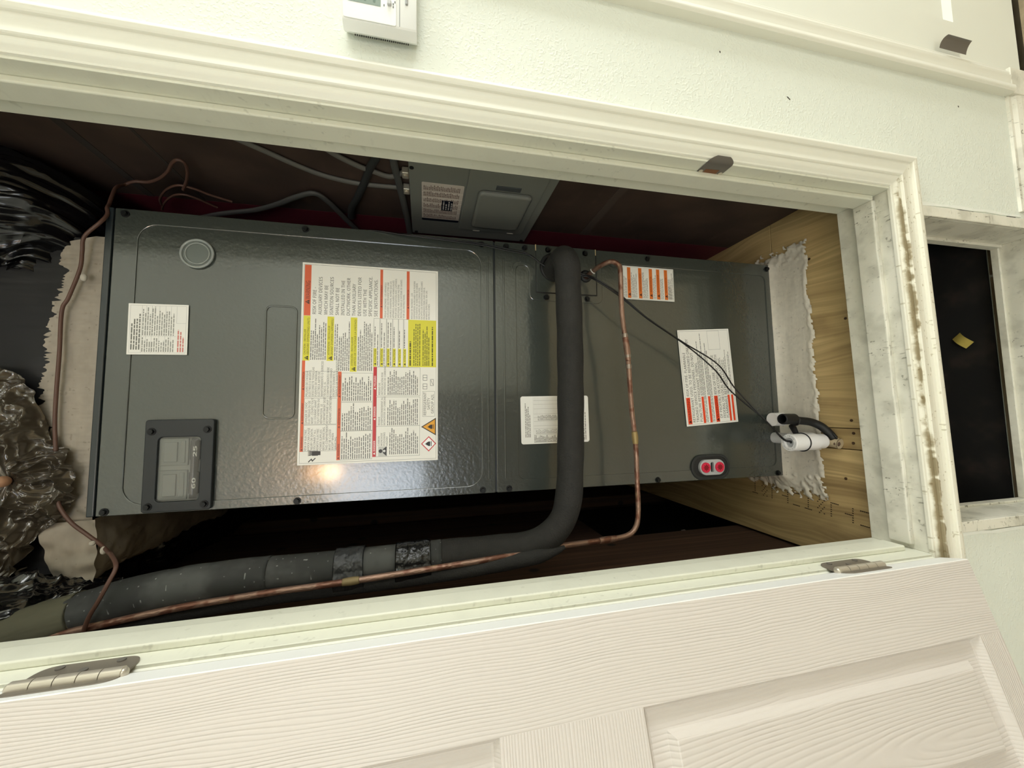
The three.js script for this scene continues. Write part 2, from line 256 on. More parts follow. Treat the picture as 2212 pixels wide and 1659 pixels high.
// ------------------------------------------------------------ closet frame: jambs, stops, sill, casings
const SL = 0.0285;                                                // the sill drops this much per metre toward the left
const slope = (g, x0 = 0.387) => { const p = g.attributes.position; for (let i = 0; i < p.count; i++) p.setY(i, p.getY(i) + (p.getX(i) - x0) * SL); g.computeVertexNormals(); return g; };
const CW = 0.057;                                                 // casing profile: [distance from the opening, height over the wall]
const PROFILE = [[0, 0], [0, 0.0045], [0.001, 0.0062], [0.0028, 0.0066], [0.0038, 0.0061], [0.0048, 0.0066], [0.0075, 0.0092], [0.0095, 0.0104], [0.013, 0.0108], [0.0165, 0.0101], [0.0176, 0.0099], [0.0184, 0.0126], [0.02, 0.0137], [0.024, 0.0131], [0.031, 0.0117], [0.037, 0.0115], [0.0415, 0.0126], [0.0428, 0.0129], [0.0436, 0.0162], [0.0452, 0.0176], [0.05, 0.018], [0.0545, 0.0172], [0.0565, 0.015], [0.0565, 0]].map(([w, h]) => [w * 0.975, h * 0.98]);
function casing(len, cut0, cut1) {                                // runs along +x from 0 to len, opening on the -y side; cut = mitre slope at either end
  const pos = [], idx = [], uv = [], n = PROFILE.length;
  for (let e = 0; e < 2; e++) PROFILE.forEach(([w, h]) => { const x = e ? len + w * cut1 : -w * cut0; pos.push(x, w, h); uv.push(x, w); });
  const gtri = []; for (let i = 0; i < n - 1; i++) gtri.push([i, n + i, i + 1], [i + 1, n + i, n + i + 1]);
  for (const t of gtri) idx.push(...t);
  const cap = THREE.ShapeUtils.triangulateShape(PROFILE.map((p) => new THREE.Vector2(...p)), []); for (const t of cap) { idx.push(t[0], t[1], t[2]); idx.push(n + t[0], n + t[2], n + t[1]); }
  const g = new THREE.BufferGeometry(); g.setAttribute('position', new THREE.Float32BufferAttribute(pos, 3)); g.setAttribute('uv', new THREE.Float32BufferAttribute(uv, 2)); g.setIndex(idx); return toCreasedNormals(g.toNonIndexed(), 0.7);
}
{
  const J = structure('trim_1', V(0, 0, 0), 'white painted closet door frame with stops and moulded casing');
  const top = 2.05;
  part(J, 'jamb_board', box(0.3865, 0.4055, 0.409, top, BZ, FZ + 0.003, 0.001), M.lightDirt);
  part(J, 'jamb_board', box(-0.2705, -0.2515, 0.392, top, BZ, FZ + 0.003, 0.001), M.lightDirt);
  part(J, 'jamb_board', box(-0.2705, 0.4055, top, top + 0.019, BZ, FZ + 0.003, 0.001), M.lightDirt);
  part(J, 'sill_board', slope(box(-0.2515, 0.3865, 0.4065, 0.4255, BZ, FZ + 0.003, 0.001)), M.dirtyTrim, 'scuffed dirty lower sill board');
  const stopR = (x0, x1) => box(x0, x1, 0.43, top, -0.066, -0.032, 0.0025);
  part(J, 'door_stop', stopR(0.3775, 0.3868), M.lightDirt); part(J, 'door_stop', stopR(-0.2518, -0.2425), M.lightDirt);
  part(J, 'door_stop', slope(box(-0.243, 0.378, 0.425, 0.4345, -0.066, -0.032, 0.0025)), M.dirtyTrim);
  // casings lie on the drywall, mitred at the corners
  const flip = (g) => { g.scale(1, -1, 1); const p = g.attributes; for (const k of Object.keys(p)) { const a = p[k], n = a.itemSize; for (let i = 0; i < a.count; i += 3) for (let c = 0; c < n; c++) { const q = a.array[(i + 1) * n + c]; a.array[(i + 1) * n + c] = a.array[(i + 2) * n + c]; a.array[(i + 2) * n + c] = q; } } return g; };
  const place = (g, angle, x, y) => mv(rot(g, 0, 0, angle), x, y, FZ);
  const yR = 0.4275, yL = yR - 0.643 * SL - 0.0005;
  part(J, 'casing', place(flip(casing(top + 0.005 - yR, 1, 1)), Math.PI / 2, 0.39, yR), M.trim);              // right leg
  part(J, 'casing', place(casing(top + 0.005 - yL, 1, 1), Math.PI / 2, -0.2555, yL), M.trim);                          // left leg
  part(J, 'casing', slope(place(flip(casing(0.6455, 1, 1)), 0, -0.2555, yR), 0.39), M.grime, 'bottom casing with brown grime in its grooves');
  part(J, 'casing', place(casing(0.6455, 1, 1), 0, -0.2555, top + 0.005), M.trim);
  // strike plate in the right jamb: plate, bent lip, worn hole
  // grid over (height, depth): flat on the jamb, then a rounded lip that curls toward the casing
  const g = grid(24, 30, (u, v) => { const w = -0.042 + v * 0.046, e = Math.max(0, w + 0.011) / 0.015, half = 0.0235 * (1 - 0.5 * e * e * e), y = 0.782 + (u - 0.5) * 2 * half, b = Math.max(0, w + 0.012); return [0.3857 + b * b * 22, y, w - b * 0.15]; });
  const sp = part(J, 'strike_plate', g, M.darkSteel, 'dull steel strike plate with a bent lip');
  const sh = poly([[-0.0125, -0.0365], [0.004, -0.0392], [0.0115, -0.0345], [0.013, -0.024], [-0.0115, -0.0225]]), hg = new THREE.ShapeGeometry(sh); { const p = hg.attributes.position; for (let i = 0; i < p.count; i++) p.setXYZ(i, 0.3855, 0.782 + p.getX(i), p.getY(i)); hg.computeVertexNormals(); }
  mesh(sp, 'strike_hole', hg, mat(0x7a5032, 0.8), 'rusty brown latch hole');
  for (const d of [-0.0185, 0.0185]) mesh(sp, d < 0 ? 'screw' : 'screw_001', mv(rot(new THREE.CylinderGeometry(0.0035, 0.0035, 0.001, 14), 0, 0, Math.PI / 2), 0.3848, 0.782 + d, -0.0295), M.steel);
}
// ------------------------------------------------------------ the open closet door
{
  const grainLine = (p, w) => { const f = mod(p, 1); return Math.exp(-(((f - 0.5) / w) ** 2)); };
  const stileGrain = tex(1024, 2048, (u, v) => {
    const wv = 1.6 * (fbm(u, v, 3, 3, 3, 201) - 0.5) + 0.55 * (fbm(u, v, 2, 9, 2, 207) - 0.5), amp = 0.35 + 0.65 * fbm(u, v, 16, 6, 2, 205);
    return 1 - amp * grainLine(u * 38 + wv * 3.2, 0.2) - 0.1 * fbm(u, v, 60, 20, 2, 206);
  }, false, 0.135, 0.9);
  const panelGrain = tex(512, 1024, (u, v) => {
    const x = (u - 0.62) * 2.6, y = (v - 0.1) * 1.15, d = Math.sqrt(x * x + 0.02 + y * y * 0.55) + 0.1 * (fbm(u, v, 4, 4, 3, 211) - 0.5), k = 15 * d, amp = 0.3 + 0.7 * fbm(u, v, 8, 20, 2, 215);
    return 1 - amp * grainLine(k, 0.2) - 0.1 * fbm(u, v, 40, 40, 2, 216);
  }, false);
  const base = { roughness: 0.42, color: 0xd2cbc3, side: THREE.DoubleSide };
  const stileM = new THREE.MeshPhysicalMaterial({ ...base, bumpMap: stileGrain, bumpScale: 0.00042 });
  const panelM = new THREE.MeshPhysicalMaterial({ ...base, bumpMap: panelGrain, bumpScale: 0.0005 });
  const edgeM = mat(0xf6f6f2, 0.4);
  const D = structure('door_1', V(-0.2435, 0, 0.0372), 'white moulded wood-grain panel door, swung wide open');
  D.rotation.y = (180 + 16) * Math.PI / 180;                      // local x runs from the hinges to the latch, local -z faces the room
  const W = 0.63, Y0 = 0.4115, Y1 = 2.045, T = 0.035;
  const stiles = [[0, 0.097], [0.258, 0.372], [0.533, W]], rows = [[0.454, 0.998], [1.1637, 1.72], [1.8, 1.96]], cols = [[0.097, 0.258], [0.372, 0.533]];
  part(D, 'stile', box(stiles[0][0], stiles[0][1], Y0, Y1, 0, T), stileM); part(D, 'stile', box(stiles[2][0], stiles[2][1], Y0, Y1, 0, T), stileM);
  const rails = [[Y0, 0.454], [0.998, 1.1637], [1.72, 1.8], [1.96, Y1]];
  for (const [a, b] of rails) part(D, 'rail', box(0.097, 0.533, a, b, 0, T, 0, true), stileM);
  for (const [a, b] of rows) part(D, 'stile', box(stiles[1][0], stiles[1][1], a, b, 0, T), stileM);
  part(D, 'door_edge', box(-0.0012, 0, Y0, Y1, 0.0005, T), edgeM, 'bright white hinge edge of the door');
  function raised(x0, x1, y0, y1) {                               // sunk moulding, floor, bevel, raised field
    const rings = [[0, 0], [0.0015, 0.003], [0.006, 0.0088], [0.0085, 0.0098], [0.026, 0.0088], [0.0285, 0.0082], [0.0355, 0.0012], [0.037, 0.0006]], pos = [], uv = [];
    const P = (i, c) => { const [d, z] = rings[i]; return [[x0 + d, y0 + d, z], [x1 - d, y0 + d, z], [x1 - d, y1 - d, z], [x0 + d, y1 - d, z]][c]; };
    const put = (p) => { pos.push(...p); uv.push((p[0] - x0) / (x1 - x0), (p[1] - y0) / (y1 - y0)); };
    for (let i = 0; i < rings.length - 1; i++) for (let c = 0; c < 4; c++) { const a = P(i, c), b = P(i, (c + 1) % 4), e = P(i + 1, (c + 1) % 4), f = P(i + 1, c); [a, f, b, b, f, e].forEach(put); }
    const n = rings.length - 1; [P(n, 0), P(n, 3), P(n, 1), P(n, 1), P(n, 3), P(n, 2)].forEach(put);
    const bz = 0.03; [[x0, y0, bz], [x1, y0, bz], [x0, y1, bz], [x0, y1, bz], [x1, y0, bz], [x1, y1, bz]].forEach(put);
    const g = new THREE.BufferGeometry(); g.setAttribute('position', new THREE.Float32BufferAttribute(pos, 3)); g.setAttribute('uv', new THREE.Float32BufferAttribute(uv, 2)); return toCreasedNormals(g, 0.35);
  }
  for (const [a, b] of rows) for (const [c, d] of cols) part(D, 'panel', raised(c, d, a, b), panelM);
  // hinges: a leaf let into the jamb, five-part knuckle, a leaf on the door edge
  for (const [yc, k] of [[1.573, 0], [0.588, 1]]) {
    const H = new THREE.Group(); H.name = k ? 'hinge_001' : 'hinge'; D.add(H); D.updateMatrixWorld(true);
    H.userData.label = k ? 'lower satin nickel butt hinge' : 'upper satin nickel butt hinge';
    H.applyMatrix4(D.matrixWorld.clone().invert());               // the hinge is built in room coordinates
    const L = 0.0445, s = new THREE.Shape(); s.moveTo(0, -L); s.lineTo(0, L); s.lineTo(-0.012, L); s.quadraticCurveTo(-0.029, L, -0.029, L - 0.017); s.lineTo(-0.029, -L + 0.017); s.quadraticCurveTo(-0.029, -L, -0.012, -L); s.closePath();
    const lf = ext(s, 0.0022, 0.0004);                             // plane xy -> jamb plane (z, y)
    mesh(H, 'leaf', mv(rot(lf.clone(), 0, -Math.PI / 2), -0.2494, yc, 0.0035), M.leaf);
    for (const [i, [z, y]] of [[-0.019, 0.026], [-0.019, -0.026], [-0.009, 0.0]].entries()) mesh(H, i ? 'screw_00' + i : 'screw', mv(rot(new THREE.CylinderGeometry(0.0038, 0.0038, 0.0012, 16), 0, 0, Math.PI / 2), -0.2487, yc + y, z), M.darkSteel);
    for (let i = 0; i < 5; i++) { const a = yc - L + i * L * 0.4 + 0.0004, b = a + L * 0.4 - 0.0008; mesh(H, 'knuckle_00' + i, cyl(V(-0.2485, a, 0.0075), V(-0.2485, b, 0.0075), 0.0061, 0.0061, 20), M.steel); }
    for (const e of [-1, 1]) mesh(H, e < 0 ? 'pin_tip' : 'pin_tip_001', mv(new THREE.SphereGeometry(0.0052, 14, 10).scale(1, 0.7, 1), -0.2485, yc + e * L, 0.0075), M.steel);
    const s2 = new THREE.Shape(); s2.moveTo(0, -L); s2.lineTo(0, L); s2.lineTo(-0.012, L); s2.quadraticCurveTo(-0.026, L, -0.026, L - 0.016); s2.lineTo(-0.026, -L + 0.016); s2.quadraticCurveTo(-0.026, -L, -0.012, -L); s2.closePath();
    const lf2 = mv(rot(ext(s2, 0.0012, 0.0003), 0, -Math.PI / 2), -0.0009, yc, 0.0365); lf2.applyMatrix4(D.matrixWorld);
    mesh(H, 'leaf_001', lf2, M.leaf);
  }
}
// ------------------------------------------------------------ second door, baseboard, return opening
{
  const D = structure('door_2', V(0, 0, 0), 'closed white panel door to the right with a narrow moulded casing');
  const x0 = 0.683, x1 = 1.44, z = -0.012, dm = M.door;
  part(D, 'stile', box(x0, 0.7594, 0.022, 2.04, z - 0.035, z), dm); part(D, 'stile', box(1.3636, x1, 0.022, 2.04, z - 0.035, z), dm); part(D, 'stile', box(1.02, 1.10, 0.207, 1.9, z - 0.035, z), dm);
  part(D, 'rail', box(0.7594, 1.3636, 0.022, 0.207, z - 0.035, z), dm); part(D, 'rail', box(0.7594, 1.3636, 1.9, 2.04, z - 0.035, z), dm); part(D, 'rail', box(0.7594, 1.3636, 0.9, 1.02, z - 0.035, z), dm);
  const rec = (a, b, c, d) => { const rings = [[0, 0], [0.012, -0.008], [0.03, -0.008]], pos = []; const P = (i, k) => { const [e, f] = rings[i]; return [[a + e, c + e, z + f], [b - e, c + e, z + f], [b - e, d - e, z + f], [a + e, d - e, z + f]][k]; }; for (let i = 0; i < 2; i++) for (let k = 0; k < 4; k++) [P(i, k), P(i, (k + 1) % 4), P(i + 1, (k + 1) % 4), P(i, k), P(i + 1, (k + 1) % 4), P(i + 1, k)].forEach((p) => pos.push(...p)); [P(2, 0), P(2, 1), P(2, 2), P(2, 0), P(2, 2), P(2, 3)].forEach((p) => pos.push(...p)); const g = new THREE.BufferGeometry(); g.setAttribute('position', new THREE.Float32BufferAttribute(pos, 3)); g.computeVertexNormals(); return g; };
  for (const [a, b] of [[0.7594, 1.02], [1.10, 1.3636]]) for (const [c, d] of [[0.207, 0.9], [1.02, 1.9]]) part(D, 'panel', rec(a, b, c, d), dm);
  part(D, 'jamb_board', box(0.6725, 0.6815, 0.0, 2.05, BZ, FZ + 0.001, 0.001), M.lightDirt);
  part(D, 'casing', mv(rot(casing(1.98, 0, 1), 0, 0, Math.PI / 2), 0.6785, 0.082, FZ), M.trim);
  part(D, 'plinth', box(0.622, 0.6785, 0.0, 0.0815, FZ, 0.0, 0.002), M.dirtyTrim);
  part(D, 'casing', mv(casing(0.76, 1, 1), 0.6785, 2.062, FZ), M.trim);
  // the bent lip of its strike plate curls over the frame edge
  const lip = grid(20, 16, (u, v) => { const a = u * 1.9, y = 0.24 + (v - 0.5) * 0.072 * (1 - 0.12 * u * u); return [0.6795 + 0.011 * Math.sin(a) + 0.006 * u, y, -0.001 + 0.007 * (1 - Math.cos(a)) + 0.003 * u]; });
  part(D, 'strike_lip', lip, M.darkSteel, 'dull steel strike lip curled over the door frame edge');
  const B = structure('baseboard_front', V(0, 0, 0), 'white baseboard between the return opening and the second door');
  const bp = [[0, 0], [0.011, 0], [0.011, 0.055], [0.009, 0.066], [0.0045, 0.072], [0.004, 0.078], [0, 0.08]];
  const bb = ext(poly(bp), 0.243); rot(bb, 0, Math.PI / 2, 0); mv(bb, 0.379, 0, FZ); bb.scale(1, 1, 1);
  { const p = bb.attributes.position; for (let i = 0; i < p.count; i++) p.setZ(i, FZ + Math.abs(p.getZ(i) - FZ)); bb.computeVertexNormals(); }
  part(B, 'board', bb, M.dirtyTrim);
  const bb2 = ext(poly(bp), 1.6); rot(bb2, 0, Math.PI / 2, 0); { const p = bb2.attributes.position; for (let i = 0; i < p.count; i++) p.setZ(i, Math.abs(p.getZ(i))); bb2.computeVertexNormals(); } part(B, 'board', mv(bb2, -1.86, 0, FZ), M.trim);

  const R = structure('trim_2', V(0, 0, 0), 'scuffed white wooden frame around the dark return air opening, paint cracked along its edge');
  const LB = -0.085;                                             // liner boards around the opening, a thin stop at their back edge, a narrow face frame
  part(R, 'liner_board', box(0.3425, 0.3525, 0.0, 0.352, LB, FZ + 0.001, 0.001), M.dirtyTrim); part(R, 'liner_board', box(-0.2135, -0.2035, 0.0, 0.345, LB, FZ + 0.001, 0.001), M.dirtyTrim);
  part(R, 'liner_board', box(-0.2035, 0.3425, 0.0, 0.014, LB, FZ + 0.001, 0.001), M.dirtyTrim);
  part(R, 'inner_stop', box(0.336, 0.3425, 0.014, 0.345, LB, LB + 0.016, 0.001), M.dirtyTrim); part(R, 'inner_stop', box(-0.2035, -0.199, 0.014, 0.345, LB, LB + 0.016, 0.001), M.dirtyTrim);
  part(R, 'inner_stop', box(-0.199, 0.336, 0.014, 0.02, LB, LB + 0.012, 0.001), M.dirtyTrim);
  part(R, 'face_board', box(0.3428, 0.3625, 0.0, 0.356, FZ - 0.0005, FZ + 0.006, 0.0015), M.dirtyTrim); part(R, 'face_board', box(-0.222, -0.2038, 0.0, 0.352, FZ - 0.0005, FZ + 0.006, 0.0015), M.dirtyTrim);
  const hair = sweep([[0.245, 0.0148, -0.03], [0.252, 0.0152, -0.037], [0.262, 0.015, -0.034], [0.268, 0.0148, -0.026], [0.266, 0.015, -0.02]], 0.0006, 24, 6); part(R, 'hair', hair, M.dark);
  const chip = (x, y, w, h, a) => part(R, 'bare_chip', mv(rot(ext(poly([[0, 0], [w * 0.3, -h * 0.3], [w * 0.7, 0], [w, h * 0.2], [w * 0.75, h], [w * 0.45, h * 0.6], [w * 0.2, h]]), 0.0006), 0, 0, a), x, y, FZ + 0.0002), mat(0x231a16, 0.9));
  chip(0.3668, 0.21, 0.045, 0.0045, Math.PI / 2); chip(0.368, 0.09, 0.03, 0.004, Math.PI / 2); chip(-0.2225, 0.27, 0.03, 0.004, Math.PI / 2); chip(-0.2225, 0.2, 0.022, 0.003, Math.PI / 2);
  const flake = (pts, d) => part(R, 'lifted_paint', ext(poly(pts), d, 0, FZ), M.wallPlain);
  flake([[0.3640, 0.356], [0.3715, 0.356], [0.3705, 0.3], [0.3732, 0.25], [0.3710, 0.21], [0.3735, 0.17], [0.3700, 0.12], [0.3715, 0.08], [0.3670, 0.08], [0.3667, 0.14], [0.3680, 0.18], [0.3660, 0.22], [0.3672, 0.28]], 0.0024);
  flake([[-0.2215, 0.35], [-0.2295, 0.35], [-0.2280, 0.29], [-0.2310, 0.24], [-0.2285, 0.17], [-0.2302, 0.1], [-0.2242, 0.1], [-0.2238, 0.2], [-0.2252, 0.26], [-0.2220, 0.29]], 0.0024);
  const scrap = thing('paper_scrap', 'small yellow scrap lying in the dark return air opening', 'scrap', V(0.19, 0.0125, -0.33));
  part(scrap, 'sheet', grid(8, 4, (u, v) => [(u - 0.5) * 0.034, 0.002 + 0.006 * Math.sin(u * 3.1) + 0.002 * v, (v - 0.5) * 0.02]), mat(0xc8b45a, 0.7));
  scrap.rotation.y = 0.7; scrap.position.set(0.147, 0.0035, -0.15);
}
// ------------------------------------------------------------ thermostat
{
  const t = thing('thermostat', 'white digital wall thermostat with grey screen and slotted vent', 'thermostat', V(0.541, 1.2915, FZ));
  const pm = mat(0xeef0ec, 0.38), gm = mat(0x6d706c, 0.6);
  // outline in (x, z) extruded along y, wide front, drawn-in back
  const s = new THREE.Shape(); s.moveTo(-0.0485, 0); s.lineTo(-0.06, 0.0125); s.lineTo(-0.063, 0.017); s.lineTo(-0.058, 0.0275); s.lineTo(-0.056, 0.0285); s.lineTo(0.056, 0.0285); s.lineTo(0.058, 0.0275); s.lineTo(0.063, 0.017); s.lineTo(0.06, 0.0125); s.lineTo(0.0485, 0); s.closePath();
  const g = rot(ext(s, 0.0885, 0.0012), Math.PI / 2); mv(g, 0, 0.04425, 0);
  part(t, 'case', toCreasedNormals(g.index ? g.toNonIndexed() : g, 0.5), pm);
  const plate = ext(rrect(-0.057, 0.045, -0.0195, 0.0425, 0.0025), 0.0012, 0.0005, 0.0282); 
  part(t, 'face_plate', plate, pm);
  const gr = (x0, x1, y0, y1, z = 0.0284) => part(t, 'seam', box(x0, x1, y0, y1, z, z + 0.0004), gm);
  gr(-0.056, 0.055, -0.0237, -0.0231); 
  const c = document.createElement('canvas'); c.width = 256; c.height = 192; const x = c.getContext('2d'); x.fillStyle = '#8d9c92'; x.fillRect(0, 0, 256, 192); x.strokeStyle = '#6f8076'; x.lineWidth = 15;
  x.lineCap = 'round'; for (const [a, b, d, e] of [[24, 46, 80, 46], [24, 100, 80, 100], [24, 154, 80, 154], [88, 106, 88, 148], [120, 46, 170, 46], [178, 52, 178, 94], [178, 106, 178, 148]]) { x.beginPath(); x.moveTo(a, b); x.lineTo(d, e); x.stroke(); }
  const ct = new THREE.CanvasTexture(c); ct.colorSpace = THREE.SRGBColorSpace;
  part(t, 'screen', mv(new THREE.PlaneGeometry(0.052, 0.0385).translate(0.026, 0.01925, 0), -0.0352, -0.0008, 0.0296), mat(0xffffff, 0.25, { map: ct }), 'grey liquid crystal screen');
  part(t, 'slide_switch', box(-0.032, -0.0255, -0.0137, -0.0085, 0.029, 0.0325, 0.0014), mat(0xc4c6c4, 0.4));
  for (const [a, b] of [[-0.0335, -0.0165], [-0.0295, -0.0165], [-0.0335, -0.0055], [-0.0265, -0.0185]]) part(t, 'printed_mark', box(a, a + 0.0028, b, b + 0.0014, 0.0293, 0.0296), gm);
  part(t, 'button', box(-0.0255, -0.0085, -0.0335, -0.0302, 0.0282, 0.0305, 0.001), mat(0x9a9c99, 0.5));
  for (let i = 0; i < 26; i++) { const y = -0.033 + i * 0.00262; part(t, 'vent_slot', rot(box(-0.0021, 0.0021, -0.0007, 0.0007, -0.0005, 0.0005), 0, 0, 0).applyMatrix4(new THREE.Matrix4().makeRotationY(-0.827 - Math.PI / 2 * 0).setPosition(-0.0535, y, 0.0058)), mat(0x3d3b38, 0.8)); }
}
// ------------------------------------------------------------ printed labels
function canvasTex(w, h, draw) { const c = document.createElement('canvas'); c.width = w; c.height = h; const x = c.getContext('2d'); x.fillStyle = '#f3f1ea'; x.fillRect(0, 0, w, h); draw(x, w, h); const t = new THREE.CanvasTexture(c); t.colorSpace = THREE.SRGBColorSpace; t.anisotropy = 8; return t; }
function greek(x, x0, y0, w, n, lh, s, col = '#6a6a66', th = 0.42) {   // print too small to read: word-like dashes
  x.fillStyle = col;
  for (let i = 0; i < n; i++) { let p = 0; const end = w * (0.62 + 0.38 * h3(i, s, 3)); let k = 0; while (p < end) { const q = Math.min(lh * (0.6 + 2.4 * h3(i, s, 20 + k++)), end - p); x.fillRect(x0 + p, y0 + i * lh, q, lh * th); p += q + lh * 0.32; } }
}
function tri(x, cx, cy, r, fill, bang) { x.fillStyle = fill; x.beginPath(); x.moveTo(cx, cy - r); x.lineTo(cx + r * 1.1, cy + r * 0.85); x.lineTo(cx - r * 1.1, cy + r * 0.85); x.closePath(); x.fill(); if (bang) { x.fillStyle = bang; x.fillRect(cx - r * 0.12, cy - r * 0.4, r * 0.24, r * 0.7); x.fillRect(cx - r * 0.12, cy + r * 0.45, r * 0.24, r * 0.22); } }
function say(x, str, px, py, size, col = '#2b2b2b', weight = '', maxw) { x.fillStyle = col; x.font = `${weight} ${size}px sans-serif`; x.textBaseline = 'middle'; if (maxw) { const w = x.measureText(str).width; x.save(); x.translate(px, py); x.scale(Math.min(1.25, maxw / w), 1); x.fillText(str, 0, 0); x.restore(); } else x.fillText(str, px, py); }
function flame(x, cx, cy, r, col) { x.fillStyle = col; x.beginPath(); x.moveTo(cx - r * 0.1, cy - r); x.bezierCurveTo(cx + r * 0.15, cy - r * 0.5, cx + r * 0.7, cy - r * 0.3, cx + r * 0.55, cy + r * 0.45); x.lineTo(cx - r * 0.55, cy + r * 0.45); x.bezierCurveTo(cx - r * 0.8, cy - r * 0.1, cx - r * 0.3, cy - r * 0.2, cx - r * 0.35, cy - r * 0.6); x.bezierCurveTo(cx - r * 0.1, cy - r * 0.5, cx - r * 0.15, cy - r * 0.8, cx - r * 0.1, cy - r); x.fill(); x.fillRect(cx - r * 0.65, cy + r * 0.62, r * 1.3, r * 0.18); }
const OR = '#e0633a', YE = '#e2da3c', RE = '#c92a32';
const bigTex = canvasTex(2048, 1400, (x, W, H) => {
  const k = W / 436, X = (v) => (1006 - v) * k, Y = (u) => (u - 648) * k;                        // laid out from measures of the sheet: v along, u down
  const bar = (v0, v1, u0, u1, c) => { x.fillStyle = c; x.fillRect(X(v0), Y(u0), (v0 - v1) * k, (u1 - u0) * k); };
  const line = (v0, v1, u0, u1) => { x.strokeStyle = '#55554f'; x.lineWidth = 2; x.strokeRect(X(v0), Y(u0), (v0 - v1) * k, (u1 - u0) * k); };
  line(1002, 574, 652, 942);
  bar(687, 575, 653, 666.5, OR); tri(x, X(657), Y(660), 22, '#3a2018', OR); say(x, 'WARNING', X(651), Y(660.5), 56, '#5a2418', '', 41 * k);
  const big = ['RISK OF FIRE -', 'AUXILIARY DEVICES', 'WHICH MAY BE', 'IGNITION SOURCES', 'SHALL NOT BE', 'INSTALLED IN THE', 'DUCTWORK. OTHER', 'THAN AUXILIARY', 'DEVICES LISTED FOR', 'USE WITH THE', 'SPECIFIC APPLIANCE.', 'SEE INSTRUCTIONS.'];
  big.forEach((t, i) => say(x, t, X(684), Y(674.5 + i * 11.85), 45, '#33312f'));
  bar(687, 575, 814, 820, OR); tri(x, X(660), Y(817), 11, '#7a2a1a'); say(x, 'AVERTISSEMENT', X(656), Y(817.2), 24, '#7a2a1a', 'bold', 45 * k);
  ['RISQUE D’INCENDIE - LES APPAREILS', 'AUXILIAIRES QUI PEUVENT ÊTRE UNE', 'SOURCE D’IGNITION, AUTRES QUE LES', 'APPAREILS AUXILIAIRES HOMOLOGUÉS', 'POUR UNE UTILISATION AVEC L’APPAREIL', 'SPÉCIFIQUE, NE DOIVENT PAS ÊTRE', 'INSTALLÉS DANS LE SYSTÈME DE GAINES.', 'VOIR LES INSTRUCTIONS.'].forEach((t, i) => say(x, t, X(685), Y(826 + i * 5.9), 23, '#5c5a57'));
  bar(687, 575, 873.5, 880, OR); tri(x, X(660), Y(877), 11, '#7a2a1a'); say(x, 'ADVERTENCIA', X(656), Y(877), 24, '#7a2a1a', 'bold', 38 * k);
  ['RIESGO DE INCENDIO - LOS', 'DISPOSITIVOS AUXILIARES QUE PUEDEN', 'SER FUENTES DE IGNICIÓN NO DEBEN', 'INSTALARSE EN LOS CONDUCTOS.', 'EXCEPTO LOS DISPOSITIVOS AUXILIARES', 'ENUMERADOS PARA USAR CON EL', 'APARATO ESPECÍFICO. VEA LAS', 'INSTRUCCIONES.'].forEach((t, i) => say(x, t, X(686), Y(886 + i * 5.6), 23, '#5c5a57'));
  const yb = (v0, u0, a, b, tall) => { bar(v0, 687.5, u0, u0 + 14, YE); tri(x, X(v0 - 6), Y(u0 + 7.5), 20, '#2c2a10', YE); say(x, a, X(v0 - 13), Y(u0 + 3.8), 26, '#45430f'); say(x, b, X(v0 - 13), Y(u0 + 10.3), 28, '#45430f', '', (v0 - 15 - 690) * k); };
  yb(785, 653, 'CAUTION - INSTALLER', '(BEFORE OPERATING UNIT)'); greek(x, X(783), Y(668.5), 90 * k, 8, 4.2 * k, 5);
  yb(785, 702, 'ATTENTION - INSTALLEUR', '(AVANT D’OPERER L’APPAREIL)'); greek(x, X(783), Y(718), 90 * k, 2, 4.2 * k, 7); greek(x, X(806), Y(727), 113 * k, 6, 4.1 * k, 9);
  yb(808, 751, 'ATENCIÓN - INSTALADOR', '(ANTES DE FUNCIONAR LA UNIDAD)'); greek(x, X(806), Y(767.5), 113 * k, 8, 4.1 * k, 13);
  for (let i = 0; i < 6; i++) { const u = [801, 815.4, 829.7, 843, 855, 866.5][i]; line(796, 687.5, u, u + 13); bar(796, 755, u + 0.4, u + 6.6, YE); tri(x, X(790), Y(u + 3.6), 11, '#2c2a10'); say(x, ['CAUTION', 'ATTENTION', 'ATENCIÓN'][i % 3], X(785), Y(u + 3.8), 29, '#45430f', '', 28 * k); greek(x, X(753), Y(u + 2), 62 * k, 1, 4 * k, 31 + i); if (i < 3) greek(x, X(794), Y(u + 8), 100 * k, 1, 4 * k, 51 + i); }
  bar(796, 687.5, 877.5, 942, YE); greek(x, X(793), Y(881), 62 * k, 1, 4.4 * k, 61, '#3d3b16', 0.7); greek(x, X(793), Y(890), 100 * k, 4, 4.4 * k, 62, '#5d5a1c'); greek(x, X(793), Y(911), 100 * k, 4, 4.4 * k, 63, '#5d5a1c'); greek(x, X(793), Y(932), 92 * k, 1, 4.4 * k, 64, '#45430f', 0.6);
  bar(978, 785, 652.5, 658.5, OR); for (const [v, t] of [[974, 'WARNING'], [918, 'AVERTISSEMENT'], [846, 'ADVERTENCIA']]) { tri(x, X(v), Y(655.7), 11, '#7a2a1a'); say(x, t, X(v - 4), Y(656), 23, '#7a2a1a', 'bold'); }
